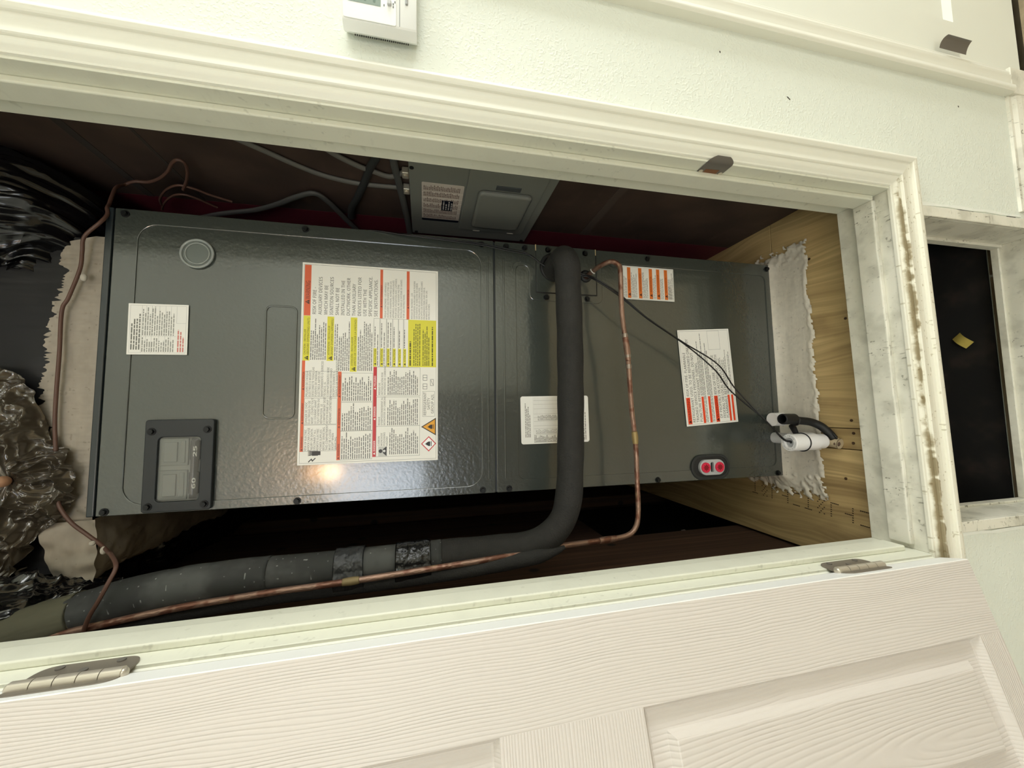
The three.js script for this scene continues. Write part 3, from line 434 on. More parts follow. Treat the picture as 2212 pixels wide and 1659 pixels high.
  const cols = [[976.5, ['RISK OF ELECTRIC', 'SHOCK CAN CAUSE', 'INJURY OR DEATH.', 'DISCONNECT ALL', 'REMOTE ELECTRIC', 'POWER SUPPLIES', 'BEFORE SERVICING.', 'THIS COMPARTMENT', 'MUST BE CLOSED', 'EXCEPT WHEN', 'SERVICING.']], [920, ['DANGER DE CHOC', 'ÉLECTRIQUE OU DE', 'MORT. COUPEZ TOUT', 'LE COURANT AVANT', 'TOUT ENTRETIEN OU', 'RÉPARATION. LE', 'COMPARTIMENT DOIT', 'RESTER FERMÉ SAUF', 'PENDANT L’ENTRETIEN.']], [862, ['PELIGRO DE CHOQUE', 'ELÉCTRICO O MUERTE.', 'DESCONECTE TODAS LAS', 'FUENTES DE ENERGÍA', 'ELÉCTRICA ANTES DE', 'MANTENIMIENTO O SERVICIO', 'TÉCNICO. EL', 'COMPARTIMIENTO DEBE', 'PERMANECER CERRADO', 'EXCEPTO DURANTE EL', 'SERVICIO DE MANTENIMIENTO.']]];
  for (const [v, ls] of cols) { line(v + 1.2, v - 54, 659, 725.5); ls.forEach((t, i) => say(x, t, X(v), Y(663.3 + i * 6.1), 26.5, '#4c4a47')); }
  // hand with a spark
  x.fillStyle = '#1d1d1d'; for (let i = 0; i < 4; i++) { x.beginPath(); x.ellipse(X(985.5 - i * 2.6), Y(674), 4.6, 26, 0.12 * (i - 1.5), 0, 7); x.fill(); } x.fillRect(X(987), Y(677), 10 * k, 12 * k); x.fillRect(X(986), Y(686), 8 * k, 8 * k); x.strokeStyle = '#1d1d1d'; x.lineWidth = 9; x.beginPath(); x.moveTo(X(1000), Y(670)); x.lineTo(X(994), Y(676)); x.lineTo(X(998), Y(678)); x.lineTo(X(992), Y(684)); x.stroke();
  bar(998, 808, 726.5, 733.5, OR); for (const [v, t] of [[994, 'WARNING'], [928, 'ADVERTENCIA'], [862, 'AVERTISSEMENT']]) { tri(x, X(v), Y(730), 11, '#7a2a1a'); say(x, t, X(v - 4.5), Y(730.3), 25, '#7a2a1a', 'bold'); }
  [998, 937, 873].forEach((v, i) => { line(v, v - 62, 734, 800.5); greek(x, X(v - 1.5), Y(736.5), 59 * k, 14, 4.5 * k, 70 + i); });
  bar(994, 797, 801.5, 808.7, RE); for (const [v, t] of [[987, 'DANGER'], [912, 'DANGER'], [845, 'PELIGRO']]) { tri(x, X(v), Y(805), 11, '#fff'); say(x, t, X(v - 4.5), Y(805.3), 27, '#f3dede', 'bold'); }
  for (const [v, ls, s] of [[971, ['CARBON', 'MONOXIDE', 'POISONING', 'HAZARD'], 80], [926, ['RISQUE', 'D’EMPOISONNEMENT AU', 'MONOXYDE DE CARBONE'], 81], [859, ['RIESGO DE', 'INTOXICACIÓN POR', 'MONÓXIDO DE CARBONO'], 82]]) { ls.forEach((t, i) => say(x, t, X(v), Y(815 + i * 5.8), 26, '#4c4a47')); greek(x, X(s === 80 ? 990 : v), Y(838 - (s === 80 ? 0 : 5)), 59 * k, s === 80 ? 15 : 16, 4.35 * k, s); line(s === 80 ? 994 : v + 2, v - (s === 80 ? 43 : 62), 809, 905); }
  x.fillStyle = '#c9c9c4'; x.fillRect(X(994), Y(814), 22 * k, 19 * k); x.fillStyle = '#161616'; x.beginPath(); x.arc(X(982), Y(819), 19, 0, 7); x.fill(); x.beginPath(); x.moveTo(X(993), Y(832)); x.lineTo(X(986), Y(824)); x.lineTo(X(978), Y(824)); x.lineTo(X(972), Y(832)); x.closePath(); x.fill(); x.fillStyle = '#ddd'; x.beginPath(); x.arc(X(982), Y(827), 13, 0, 7); x.fill();
  x.strokeStyle = RE; x.lineWidth = 9; x.fillStyle = '#fff'; x.beginPath(); x.moveTo(X(969), Y(909.5)); x.lineTo(X(953.5), Y(925.5)); x.lineTo(X(969), Y(941)); x.lineTo(X(985), Y(925.5)); x.closePath(); x.fill(); x.stroke(); flame(x, X(969), Y(925), 40, '#20201e');
  x.fillStyle = '#e9a62c'; x.strokeStyle = '#2a2014'; x.lineWidth = 9; x.beginPath(); x.moveTo(X(931), Y(910)); x.lineTo(X(913), Y(940.5)); x.lineTo(X(949), Y(940.5)); x.closePath(); x.fill(); x.stroke(); flame(x, X(931), Y(930), 37, '#2a2014');
  line(908, 851, 911.5, 938.5); ['REFRIGERANT', 'SAFETY', 'GROUP A2L'].forEach((t, i) => { x.textAlign = 'center'; say(x, t, X(879.5), Y(916.5 + i * 8.6), 40, '#3a3a3a'); x.textAlign = 'left'; });
  for (const [v, u] of [[840, 916], [820, 916]]) { x.strokeStyle = '#555'; x.lineWidth = 4; x.strokeRect(X(v + 6), Y(u - 4), 6 * k, 9 * k); x.strokeRect(X(v), Y(u - 4), 6 * k, 9 * k); } x.strokeRect(X(838), Y(929), 14 * k, 7 * k); x.beginPath(); x.moveTo(X(836), Y(935)); x.lineTo(X(826), Y(930)); x.stroke();
});
const warnTex = canvasTex(1024, 648, (x, W, H) => {
  x.strokeStyle = '#777'; x.lineWidth = 2; x.strokeRect(16, 16, W - 32, H - 32);
  const tag = (y, h, w, t) => { x.fillStyle = '#ea4a24'; x.fillRect(20, y, w, h); if (t) { tri(x, 44, y + h * 0.5, 16, '#5a1408'); say(x, 'WARNING', 66, y + h * 0.54, 46, '#7a1c0c', '', w - 56); } };
  tag(24, 48, 280, 1); say(x, 'RISK OF FIRE. FLAMMABLE', 312, 50, 44, '#454340', '', 470); say(x, 'REFRIGERANT USED. TO BE REPAIRED ONLY BY', 34, 98, 44, '#454340', '', 890); say(x, 'TRAINED SERVICE PERSONNEL. DO NOT', 34, 143, 44, '#454340', '', 740); say(x, 'PUNCTURE REFRIGERANT TUBING.', 34, 188, 44, '#454340', '', 640);
  tag(214, 28, 280); greek(x, 312, 214, 640, 2, 17, 91); greek(x, 26, 248, 960, 2, 17, 92); tag(296, 28, 280); greek(x, 312, 296, 640, 2, 17, 93); greek(x, 26, 330, 800, 2, 17, 94);
  tag(372, 46, 280, 1); say(x, 'RISK OF FIRE. DISPOSE', 312, 396, 44, '#454340', '', 430); say(x, 'OF PROPERLY IN ACCORDANCE WITH', 54, 441, 44, '#454340', '', 690); say(x, 'FEDERAL OR LOCAL REGULATIONS.', 54, 484, 44, '#454340', '', 660); say(x, 'FLAMMABLE REFRIGERANT USED', 54, 524, 44, '#454340', '', 630);
  tag(546, 26, 280); greek(x, 312, 546, 640, 2, 15, 95); tag(592, 26, 280); greek(x, 312, 592, 640, 2, 15, 96);
  x.strokeStyle = '#888'; x.strokeRect(800, 366, 205, 150);
});
const orangeTex = canvasTex(512, 900, (x, W, H) => { x.strokeStyle = '#888'; x.lineWidth = 2; x.strokeRect(14, 14, W - 28, H - 28); for (const [i, y] of [110, 295, 475, 600, 735].entries()) { x.fillStyle = '#e2762c'; x.fillRect(22, y, W - 44, 56); tri(x, 76, y + 30, 22, '#5a2a10'); say(x, ['WARNING', 'AVERTISSEMENT', 'ADVERTENCIA', 'AVERTISSEMENT', 'ADVERTENCIA'][i], 130, y + 30, 36, '#a84a16', 'bold'); greek(x, 30, y + 64, W - 70, i === 2 || i === 3 ? 3 : 5, 20, 110 + i, '#8a8884'); } greek(x, 30, 28, W - 70, 4, 20, 120, '#8a8884'); greek(x, 30, 805, 300, 3, 20, 121, '#8a8884'); });
const smallTex = canvasTex(640, 640, (x, W, H) => { x.strokeStyle = '#999'; x.lineWidth = 2; x.strokeRect(22, 22, W - 44, H - 44); greek(x, 60, 36, 520, 4, 27, 131, '#77776f', 0.55); for (const y of [145, 190, 250, 330, 395, 455]) { x.beginPath(); x.moveTo(22, y); x.lineTo(W - 22, y); x.stroke(); } x.beginPath(); x.moveTo(230, 145); x.lineTo(230, 515); x.stroke(); greek(x, 34, 152, 190, 14, 25, 132, '#9a9a92', 0.5); greek(x, 240, 152, 370, 14, 25, 133, '#9a9a92', 0.5); greek(x, 34, 530, 300, 3, 27, 134, '#cf7a72', 0.55); x.strokeRect(400, 515, 218, 103); });
const ratingTex = canvasTex(640, 980, (x, W, H) => { greek(x, 90, 60, 460, 4, 20, 141, '#85827a', 0.5); x.strokeStyle = '#9a978e'; x.lineWidth = 2; for (let i = 0; i < 32; i++) { x.beginPath(); x.moveTo(14, 180 + i * 19); x.lineTo(W - 14, 180 + i * 19); x.stroke(); } for (const v of [60, 120, 200, 240, 300, 350, 400, 470, 530, 580]) { x.beginPath(); x.moveTo(v, 180); x.lineTo(v, 770); x.stroke(); } greek(x, 16, 186, 100, 30, 19, 142, '#8a877f', 0.5); greek(x, 130, 210, 70, 28, 19, 143, '#a29f96', 0.5); greek(x, 310, 240, 80, 24, 19, 144, '#a29f96', 0.5); greek(x, 30, 850, 520, 4, 24, 145, '#8a877f', 0.5); x.fillStyle = '#6d6b66'; });
const panelTex = canvasTex(512, 300, (x, W, H) => { x.fillStyle = '#cfc3b8'; x.fillRect(0, 0, W, H); x.fillStyle = '#0d1526'; x.fillRect(0, 0, 34, H); x.strokeStyle = '#efe6dc'; x.lineWidth = 4; for (const v of [70, 140, 200, 270, 330, 400]) { x.beginPath(); x.moveTo(v, 0); x.lineTo(v + 8, H); x.stroke(); } for (let i = 0; i < 6; i++) greek(x, 44 + i * 76, 14, 62, 22, 12, 151 + i, '#7d6a60', 0.55); x.fillStyle = '#0b1120'; x.fillRect(170, 150, 140, 84); greek(x, 182, 160, 120, 4, 20, 160, '#b9b4b0', 0.5); });

// ------------------------------------------------------------ air handler
const AH = thing('air_handler', 'tall dark grey air handler with warning labels standing on plywood in the closet', 'air handler', V(0.0945, PY, -0.281));
AH.rotation.z = -0.37 * Math.PI / 180;
{
  const ph = (u, v) => fbm(u, v, 64, 64, 2, 301) * 0.8 + 0.2 * fbm(u, v, 24, 24, 2, 303), ps = 1 / 512;   // fine orange peel as a normal map
  const px = tex(512, 512, (u, v) => { const k = 0.0006 / ps, dx = (ph(u + ps, v) - ph(u - ps, v)) * k, dy = (ph(u, v + ps) - ph(u, v - ps)) * k, l = Math.hypot(dx, dy, 1); return [0.5 - 0.5 * dx / l, 0.5 - 0.5 * dy / l, 0.5 + 0.5 / l]; }, false, 0.26, 0.26);
  const paint = mat(0x41474a, 0.24, { normalMap: px, clearcoatNormalMap: px, clearcoat: 1, clearcoatRoughness: 0.1, ior: 1.7 });
  paint.color.setRGB(0.046, 0.054, 0.047);
  const paintDark = mat(0x22282c, 0.4); M.paint = paint;
  const screwM = mat(0x1d1f20, 0.42, { metalness: 0.5 });
  part(AH, 'cabinet', box(-0.2575, 0.2575, 0, 1.374, -0.53, -0.0035, 0.002), paintDark);
  part(AH, 'top_rail', box(-0.2575, 0.2575, 1.3635, 1.374, -0.02, 0.001, 0.0018), mat(0x20292d, 0.35, { clearcoat: 0.6, clearcoatRoughness: 0.2 }), 'dark turned-up top edge');
  const outer = (y0, y1) => rrect(-0.2572, 0.2572, y0, y1, 0.0015);
  // upper door: flat sheet with a step-framed field
  const up = outer(0.7098, 1.3615), uh = rrect(-0.2415, 0.2325, 0.7365, 1.327, 0.03, new THREE.Path()); up.holes.push(uh);
  part(AH, 'upper_panel', muv(merge([ext(up, 0.0034, 0.0011, -0.003), ext(outer(0.7098, 1.3615), 0.0018, 0, -0.0032)])), paint);
  // lower door: the field steps around the pipe cover
  const lo = outer(0.0015, 0.7065), lp = new THREE.Path(), pts = [[-0.2335, 0.03], [0.229, 0.03], [0.229, 0.4665], [0.136, 0.4665], [0.136, 0.6335], [0.21, 0.6335], [0.21, 0.662], [-0.2335, 0.662]];
  const rad = 0.016; pts.forEach((p, i) => { const a = pts[(i + 7) % 8], b = pts[(i + 1) % 8], u = (q) => { const dx = q[0] - p[0], dy = q[1] - p[1], l = Math.hypot(dx, dy), r = Math.min(rad, l * 0.45); return [p[0] + dx / l * r, p[1] + dy / l * r]; }, s = u(a), e = u(b); i ? lp.lineTo(...s) : lp.moveTo(...s); lp.quadraticCurveTo(p[0], p[1], e[0], e[1]); }); lp.closePath(); lo.holes.push(lp);
  part(AH, 'lower_panel', muv(merge([ext(lo, 0.0034, 0.0011, -0.003), ext(outer(0.0015, 0.7065), 0.0018, 0, -0.0032)])), paint);
  // pressed outlines: finger recess and the two long beads by the seam
  const ring = rrect(-0.1055, 0.101, 1.0755, 1.129, 0.012); ring.holes.push(rrect(-0.1025, 0.098, 1.0785, 1.126, 0.0095, new THREE.Path()));
  part(AH, 'pressed_recess', muv(ext(ring, 0.0018, 0.0008, -0.0016)), paint);
  for (const y of [0.7225, 0.6887]) part(AH, 'pressed_bead', muv(ext(rrect(-0.2305, 0.222, y - 0.0018, y + 0.0018, 0.0017), 0.0016, 0.0008, -0.0002)), paint);
  const curl = sweep([[0.196, 0.668, -0.0005], [0.206, 0.67, -0.0005], [0.214, 0.664, -0.0005], [0.217, 0.652, -0.0005]], 0.0012, 16, 8);
  part(AH, 'pressed_bead', curl, paint);
  // cover plate over the pipe stubs
  part(AH, 'cover_plate', muv(ext(rrect(0.1545, 0.2568, 0.4815, 0.6175, 0.001), 0.0012, 0.0004, 0.0004)), paint);
  part(AH, 'cover_gap', box(0.1535, 0.2568, 0.4792, 0.4815, 0.0003, 0.0013), M.black); part(AH, 'cover_gap', box(0.1522, 0.1544, 0.4798, 0.6175, 0.0003, 0.001), M.black); part(AH, 'cover_gap', box(0.1535, 0.2568, 0.6176, 0.6188, 0.0003, 0.001), M.black);
  for (const y of [0.6183, 0.481]) part(AH, 'foam_gasket', box(0.244, 0.2573, y - 0.0009, y + 0.0009, 0, 0.0016), mat(0xcdb98c, 0.8), 'pale sliver of gasket');
  const screwGeo = merge([mv(rot(new THREE.CylinderGeometry(0.0062, 0.0064, 0.0012, 18), Math.PI / 2), 0, 0, 0.0006), mv(rot(new THREE.CylinderGeometry(0.0042, 0.0046, 0.0042, 6), Math.PI / 2), 0, 0, 0.0033)]);
  for (const [x, y] of [[0.2475, 1.3467], [0.2475, 1.0662], [0.2475, 0.7343], [0.2475, 0.6825], [0.2475, 0.6424], [0.2475, 0.5911], [0.2465, 0.5058], [0.1435, 0.5964], [0.145, 0.5034], [0.2465, 0.3525], [0.246, 0.0237], [-0.2505, 1.3497], [-0.2505, 1.0672], [-0.2505, 0.7353], [-0.2505, 0.6822], [-0.2505, 0.3487], [-0.2505, 0.0284]]) part(AH, 'screw', mv(rot(screwGeo.clone(), 0, 0, x * 90), x, y, 0.0004), screwM);
  // clear round sight plug
  const k = part(AH, 'sight_plug', mv(rot(new THREE.TorusGeometry(0.0245, 0.0022, 10, 40), 0), 0.1862, 1.238, 0.002), mat(0xcfd6d2, 0.3, { transmission: 0.5, thickness: 0.002, roughness: 0.4 }), 'clear plastic round plug');
  mesh(k, 'inner_ring', mv(new THREE.TorusGeometry(0.0185, 0.0012, 8, 36), 0.1866, 1.2375, 0.002), mat(0xc4cbc6, 0.4, { transmission: 0.4, thickness: 0.002 }));
  mesh(k, 'disc', mv(rot(new THREE.CylinderGeometry(0.024, 0.024, 0.001, 36), Math.PI / 2), 0.1862, 1.238, 0.001), mat(0x68706c, 0.35, { clearcoat: 0.7, clearcoatRoughness: 0.3 }));
  // breaker window: black bezel, clear soft cover, two double breakers behind it
  {
    const W = new THREE.Group(); W.name = 'breaker_window'; W.userData.label = 'black bezel with a clear cover over the breakers'; W.position.set(-0.179, 1.247, 0.0004); AH.add(W);
    const bz = rrect(-0.0755, 0.0755, -0.0495, 0.0495, 0.005); bz.holes.push(rrect(-0.0595, 0.0465, -0.031, 0.031, 0.007, new THREE.Path()));
    mesh(W, 'bezel', ext(bz, 0.0075, 0.0014), mat(0x24282a, 0.5));
    mesh(W, 'backing', box(-0.06, 0.047, -0.0315, 0.0315, 0.0004, 0.0012), mat(0x8b8d88, 0.6));
    [[-0.057, -0.009], [-0.001, 0.044]].forEach(([a, b], i) => { mesh(W, i ? 'breaker_001' : 'breaker', merge([box(a, b, -0.012, 0.029, 0.001, 0.0042, 0.001), box(a + 0.006, b - 0.006, 0.003, 0.022, 0.004, 0.0066, 0.001), box(a + 0.004, b - 0.004, -0.008, -0.001, 0.004, 0.0055, 0.001)]), mat(0x7d807c, 0.5)); mesh(W, i ? 'toggle_001' : 'toggle', box(a + 0.008, b - 0.004, -0.029, -0.0145, 0.0012, 0.0052, 0.0012), mat(0x1e1d1c, 0.45)); });
    const bc = canvasTex(256, 64, (x, w, h) => { x.fillStyle = '#3a3a38'; x.fillRect(0, 0, w, h); say(x, '60', 40, 34, 44, '#c8c8c2', 'bold'); say(x, '25', 176, 34, 44, '#c8c8c2', 'bold'); });
    mesh(W, 'rating_strip', new THREE.PlaneGeometry(0.1, 0.011).translate(-0.0065, -0.0218, 0.0054), mat(0xffffff, 0.5, { map: bc }), 'breaker ratings');
    const cov = grid(30, 20, (u, v) => { const a = Math.min(u, 1 - u) * 0.104, b = Math.min(v, 1 - v) * 0.06, e = Math.min(a, b); return [-0.0585 + u * 0.104, -0.03 + v * 0.06, 0.0045 + 0.0045 * sstep(0, 0.007, e) + 0.0004 * n3(u * 9, v * 7, 0, 5)]; });
    mesh(W, 'clear_cover', cov, mat(0xf0f0ec, 0.3, { transmission: 0.93, thickness: 0, ior: 1.45 }), 'clear flexible cover');
    for (const [i, [x, y]] of [[-0.066, 0.04], [0.056, 0.04], [-0.066, -0.04], [0.058, -0.04]].entries()) mesh(W, i ? 'screw_00' + i : 'screw', mv(rot(screwGeo.clone(), 0, 0, i), x, y, 0.0072), screwM);
  }
  // drain plugs
  {
    const P = new THREE.Group(); P.name = 'drain_plug_plate'; P.userData.label = 'grey plate with two red drain plugs in a black recess'; P.position.set(-0.2283, 0.2135, 0.0004); AH.add(P);
    mesh(P, 'recess_rim', (() => { const s = rrect(-0.028, 0.028, -0.051, 0.051, 0.0278); s.holes.push(rrect(-0.022, 0.022, -0.045, 0.045, 0.0218, new THREE.Path())); return ext(s, 0.0022, 0.001); })(), mat(0x2a2c2c, 0.45));
    mesh(P, 'recess', ext(rrect(-0.0222, 0.0222, -0.0452, 0.0452, 0.022), 0.0008), mat(0x232323, 0.5));
    const gp = rrect(-0.0172, 0.0172, -0.0325, 0.0325, 0.017); gp.holes.push(rrect(-0.011, 0.011, -0.0042, 0.0042, 0.0035, new THREE.Path()));
    mesh(P, 'plate', ext(gp, 0.007, 0.001), mat(0xb9bbbb, 0.45));
    for (const [i, y] of [0.018, -0.018].entries()) {
      mesh(P, i ? 'plug_001' : 'plug', mv(rot(new THREE.CylinderGeometry(0.0112, 0.0115, 0.003, 32), Math.PI / 2), 0, y, 0.0078), mat(0xe0284a, 0.4), 'red threaded plug');
      const st = new THREE.Shape(); for (let j = 0; j < 16; j++) { const r = j % 2 ? 0.0048 : 0.0078, a = j / 16 * Math.PI * 2; j ? st.lineTo(Math.cos(a) * r, Math.sin(a) * r) : st.moveTo(r, 0); } st.closePath();
      mesh(P, i ? 'socket_001' : 'socket', mv(ext(st, 0.0006), 0, y, 0.0092), mat(0x8f0a1c, 0.6), 'darker star socket');
    }
  }
  const paper = (t) => mat(0xffffff, 0.38, { map: t });
  const sticker = (name, w, h, x, y, t, label, tilt = 0, r = 0.0008) => { const g = ext(rrect(-w / 2, w / 2, -h / 2, h / 2, r), 0.0004); const p = g.attributes.position, uv = g.attributes.uv; for (let i = 0; i < p.count; i++) uv.setXY(i, p.getX(i) / w + 0.5, p.getY(i) / h + 0.5); rot(g, 0, 0, tilt); part(AH, name, mv(g, x, y, 0.0005), paper(t), label); };
  sticker('warning_label', 0.3725, 0.2465, -0.0022, 0.9458, bigTex, 'large white label with orange, yellow and red warning bars');
  sticker('small_label', 0.087, 0.087, 0.0499, 1.29, smallTex, 'small square label with a line of red print', 0.012);
  sticker('rating_label', 0.0975, 0.1485, -0.1147, 0.582, ratingTex, 'white rating table behind the insulated pipe', 0.01, 0.005);
  sticker('orange_label', 0.0765, 0.1345, 0.1884, 0.3543, orangeTex, 'label with five orange bars', 0.0);
  sticker('flammable_label', 0.2205, 0.1385, -0.0218, 0.2077, warnTex, 'tilted label reading risk of fire', 0.062);
  part(AH, 'pipe_grommet', mv(new THREE.TorusGeometry(0.0085, 0.005, 12, 28), 0.1945, 0.5063, 0.003), M.black, 'black rubber grommet at the liquid line');
  part(AH, 'pipe_grommet', mv(new THREE.TorusGeometry(0.0265, 0.005, 12, 32), 0.2095, 0.579, 0.002), M.black);
}
// ------------------------------------------------------------ mastic seal around the foot of the air handler
{
  const px0 = -0.165, px1 = 0.351, pz = -0.281, step = 0.003;
  const x0 = -0.23, x1 = 0.4, z0 = -0.42, z1 = -0.15, nu = Math.round((x1 - x0) / step), nv = Math.round((z1 - z0) / step);
  const g = grid(nu, nv, (u, v) => {
    const x = x0 + u * (x1 - x0), z = z0 + v * (z1 - z0);
    const nx = n3(x * 30, 0, z * 30, 5) - 0.5, nf = n3(x * 120, 1, z * 120, 6) - 0.5, nc = n3(x * 300, 2, z * 300, 8) - 0.5;
    const dx = Math.max(px0 - x, x - px1, 0), dz = Math.max(z - pz, 0), inside = x > px0 + 0.004 && x < px1 - 0.004 && z < pz - 0.004;
    if (inside) return null;
    const cornerL = x < px0 + 0.01, cornerR = x > px1 - 0.01;
    const ragged = cornerL || cornerR ? 1 : 0.35;
    const front = 0.088 + 0.01 * nx + ragged * (0.02 * nf + 0.014 * nc), sideL = 0.038 + 0.03 * nf + 0.02 * nc, sideR = 0.026 + 0.03 * nf + 0.02 * nc;
    let m = front - dz; if (x < px0) m = Math.min(m, sideL - dx - 0.25 * Math.max(0, pz - 0.03 - z)); if (x > px1) m = Math.min(m, sideR - dx - 0.2 * Math.max(0, pz - 0.06 - z));
    if (m < 0) return null;
    const d = Math.hypot(dx, dz), cove = 0.013 * Math.exp(-d / 0.012), rim = 0.0022 * Math.exp(-(((m - 0.007) / 0.004) ** 2)), fold = cornerL || cornerR ? 0.008 * Math.max(0, nf) : 0;
    return [x, PY + 0.0012 + cove + rim + fold + (0.0004 + 0.001 * fold * 100) * nc + 0.0014 * Math.max(0, nx) + 0.0018 * Math.min(1, m / 0.01), z, x, z];
  });
  const mt = tex(512, 512, (u, v) => { const t = fbm(u, v, 6, 30, 4, 401), q = fbm(u, v, 40, 40, 2, 402), sp = 0.5 * sstep(0.8, 0.86, fbm(u, v, 60, 60, 2, 405)); const k = 0.6 * t + 0.4 * q; return [mix(0.8, 0.93, k) - 0.2 * sp, mix(0.775, 0.9, k) - 0.2 * sp, mix(0.72, 0.84, k) - 0.2 * sp]; }, true, 0.3, 0.3);
  const mb = tex(512, 512, (u, v) => 0.6 * fbm(u, v, 8, 60, 3, 411) + 0.4 * fbm(u, v, 50, 50, 2, 412), false, 0.3, 0.3);
  M.mastic = mat(0xffffff, 0.62, { map: mt, bumpMap: mb, bumpScale: 0.0005 });
  const t = thing('mastic_seal', 'pale grey mastic seal with torn edges along the foot of the air handler', 'sealant');
  part(t, 'mastic_strip', g, M.mastic);
  // smears that run a little up the sheet metal
  const lap = [[px0 + 0.004, 0]]; for (let i = 0; i <= 90; i++) { const x = px0 + 0.004 + (px1 - px0 - 0.008) * i / 90; lap.push([x, 0.0035 + 0.0045 * n3(x * 90, 3, 1, 12) * (0.4 + n3(x * 25, 7, 1, 13))]); } lap.push([px1 - 0.004, 0]);
  part(t, 'mastic_smear', mv(ext(poly(lap), 0.0012), 0, PY + 0.004, pz + 0.0008), M.mastic);
}
M.masticGrey = M.mastic.clone(); M.masticGrey.color.set(0xb9b4af);
// ------------------------------------------------------------ supply plenum and ducts over the air handler
M.plastic = mat(0x0f0f11, 0.22, { bumpMap: tex(512, 512, (u, v) => 0.5 * fbm(u, v, 5, 26, 4, 501) + 0.5 * Math.abs(2 * fbm(u, v, 9, 14, 3, 505) - 1), false, 0.2, 0.2), bumpScale: 0.004, specularIntensity: 1 });
{
  const t = thing('supply_plenum', 'mastic coated supply plenum with black jacket on top of the air handler', 'plenum', V(0, 0, 0));
  const y0 = 1.7655, bump = (x, y, z, a, s = 1) => a * (n3(x * 22 * s, y * 22 * s, z * 22 * s, 33) - 0.5) + a * 0.5 * (n3(x * 70 * s, y * 70 * s, z * 70 * s, 35) - 0.5);
  // jacketed box
  part(t, 'jacket', (() => { const b = new THREE.BoxGeometry(0.555, 0.66, 0.52, 40, 40, 30); mv(b, 0.0345, y0 + 0.335, -0.562); const p = b.attributes.position; for (let i = 0; i < p.count; i++) p.setZ(i, p.getZ(i) + bump(p.getX(i), p.getY(i), 0, 0.004)); b.computeVertexNormals(); return b; })(), mat(0x1c1c1e, 0.55, { bumpMap: tex(256, 256, (u, v) => fbm(u, v, 40, 6, 3, 521), false), bumpScale: 0.002 }), 'black jacket of the plenum');
  // mastic coat on the front with a bristly upper edge left by the brush
  const edge = [[0.316, 1.775], [0.3, 1.826], [0.262, 1.832], [0.252, 1.822], [0.235, 1.83], [0.2, 1.836], [0.159, 1.843], [0.12, 1.846], [0.083, 1.845], [0.06, 1.848], [0.02, 1.85], [-0.002, 1.845], [-0.012, 1.83], [-0.03, 1.831], [-0.05, 1.838], [-0.075, 1.834], [-0.11, 1.83], [-0.14, 1.829], [-0.17, 1.824], [-0.2, 1.806], [-0.232, 1.79], [-0.243, 1.772]];
  const yAt = (x) => { for (let i = 0; i < edge.length - 1; i++) { const [a, b] = edge[i], [c, d] = edge[i + 1]; if (x <= a && x >= c) return mix(b, d, (a - x) / (a - c)); } return x > 0 ? 1.775 : 1.772; };
  const nu = 420, nv = 44;
  part(t, 'mastic_front', grid(nu, nv, (u, v) => { const x = -0.243 + u * 0.556, br = x > -0.02 && x < 0.26 ? 0.016 : 0.005, top = yAt(x) + 0.004 * (n3(x * 60, 3, 0, 91) - 0.5) - br * n3(x * 420, 1, 0, 93) * n3(x * 130, 2, 0, 94), y = mix(y0, Math.max(y0 + 0.004, top), v); return [x, y, -0.2965 + 0.0035 + bump(x, y, 1, 0.003) + 0.001 * (n3(x * 300, y * 60, 1, 95) - 0.5), x, y]; }), M.masticGrey, 'grey mastic brushed over the plenum front');
  // underside and left flank where the plenum is wider than the unit
  const lumpy = (nu2, nv2, f) => grid(nu2, nv2, f);
  part(t, 'mastic_flank', lumpy(70, 60, (u, v) => {               // a rounded roll: from the unit's edge, along the bottom, up the left side
    const s = v * 0.175, z = -0.292 - u * 0.45; let x, y;
    if (s < 0.085) { x = -0.16 - s; y = y0 - 0.001 - 0.006 * Math.sin(s / 0.085 * 3); } else if (s < 0.105) { const a = (s - 0.085) / 0.02 * Math.PI / 2; x = -0.245 - 0.0127 * Math.sin(a); y = y0 + 0.0127 * (1 - Math.cos(a)); } else { x = -0.2577; y = y0 + 0.0127 + (s - 0.105); }
    const q = bump(x, y, z, 0.012) + bump(x, y, z, 0.005, 3); return [x + q * 0.7, y + q * 0.6, z - 0.004 * (1 - u), x + y, z];
  }), M.masticGrey, 'lumpy mastic on the plenum underside');
  part(t, 'mastic_corner', lumpy(30, 24, (u, v) => { const x = mix(-0.16, -0.262, u), y = mix(y0 - 0.012 + 0.01 * Math.abs(u - 0.5), y0 + 0.06 - 0.02 * u, v); return [x, y, -0.2895 + 0.004 + bump(x, y, 4, 0.014) + 0.01 * Math.sin(v * 3) * u - 0.012 * u * u, x, y]; }), M.masticGrey);
}
function folds(s, amp, ka, kt) {                                    // long sharp folds: ka around, kt along
  const rd = (x) => 1 - Math.abs(2 * x - 1);
  return (t, a) => { const u = a / (Math.PI * 2), w = u + 0.06 * (n2(u * 4, t * kt * 2, 4, 999, s + 3) - 0.5) + 0.3 * t; const p = rd(n2(w * ka, t * kt, ka, 999, s)), q = rd(n2(w * ka * 2, t * kt * 2.7, ka * 2, 999, s + 1)), r = rd(n2(w * ka * 5, t * kt * 9, ka * 5, 999, s + 2)); return amp * (p * p * p * 0.6 + q * q * 0.3 + r * 0.12 - 0.4); };
}
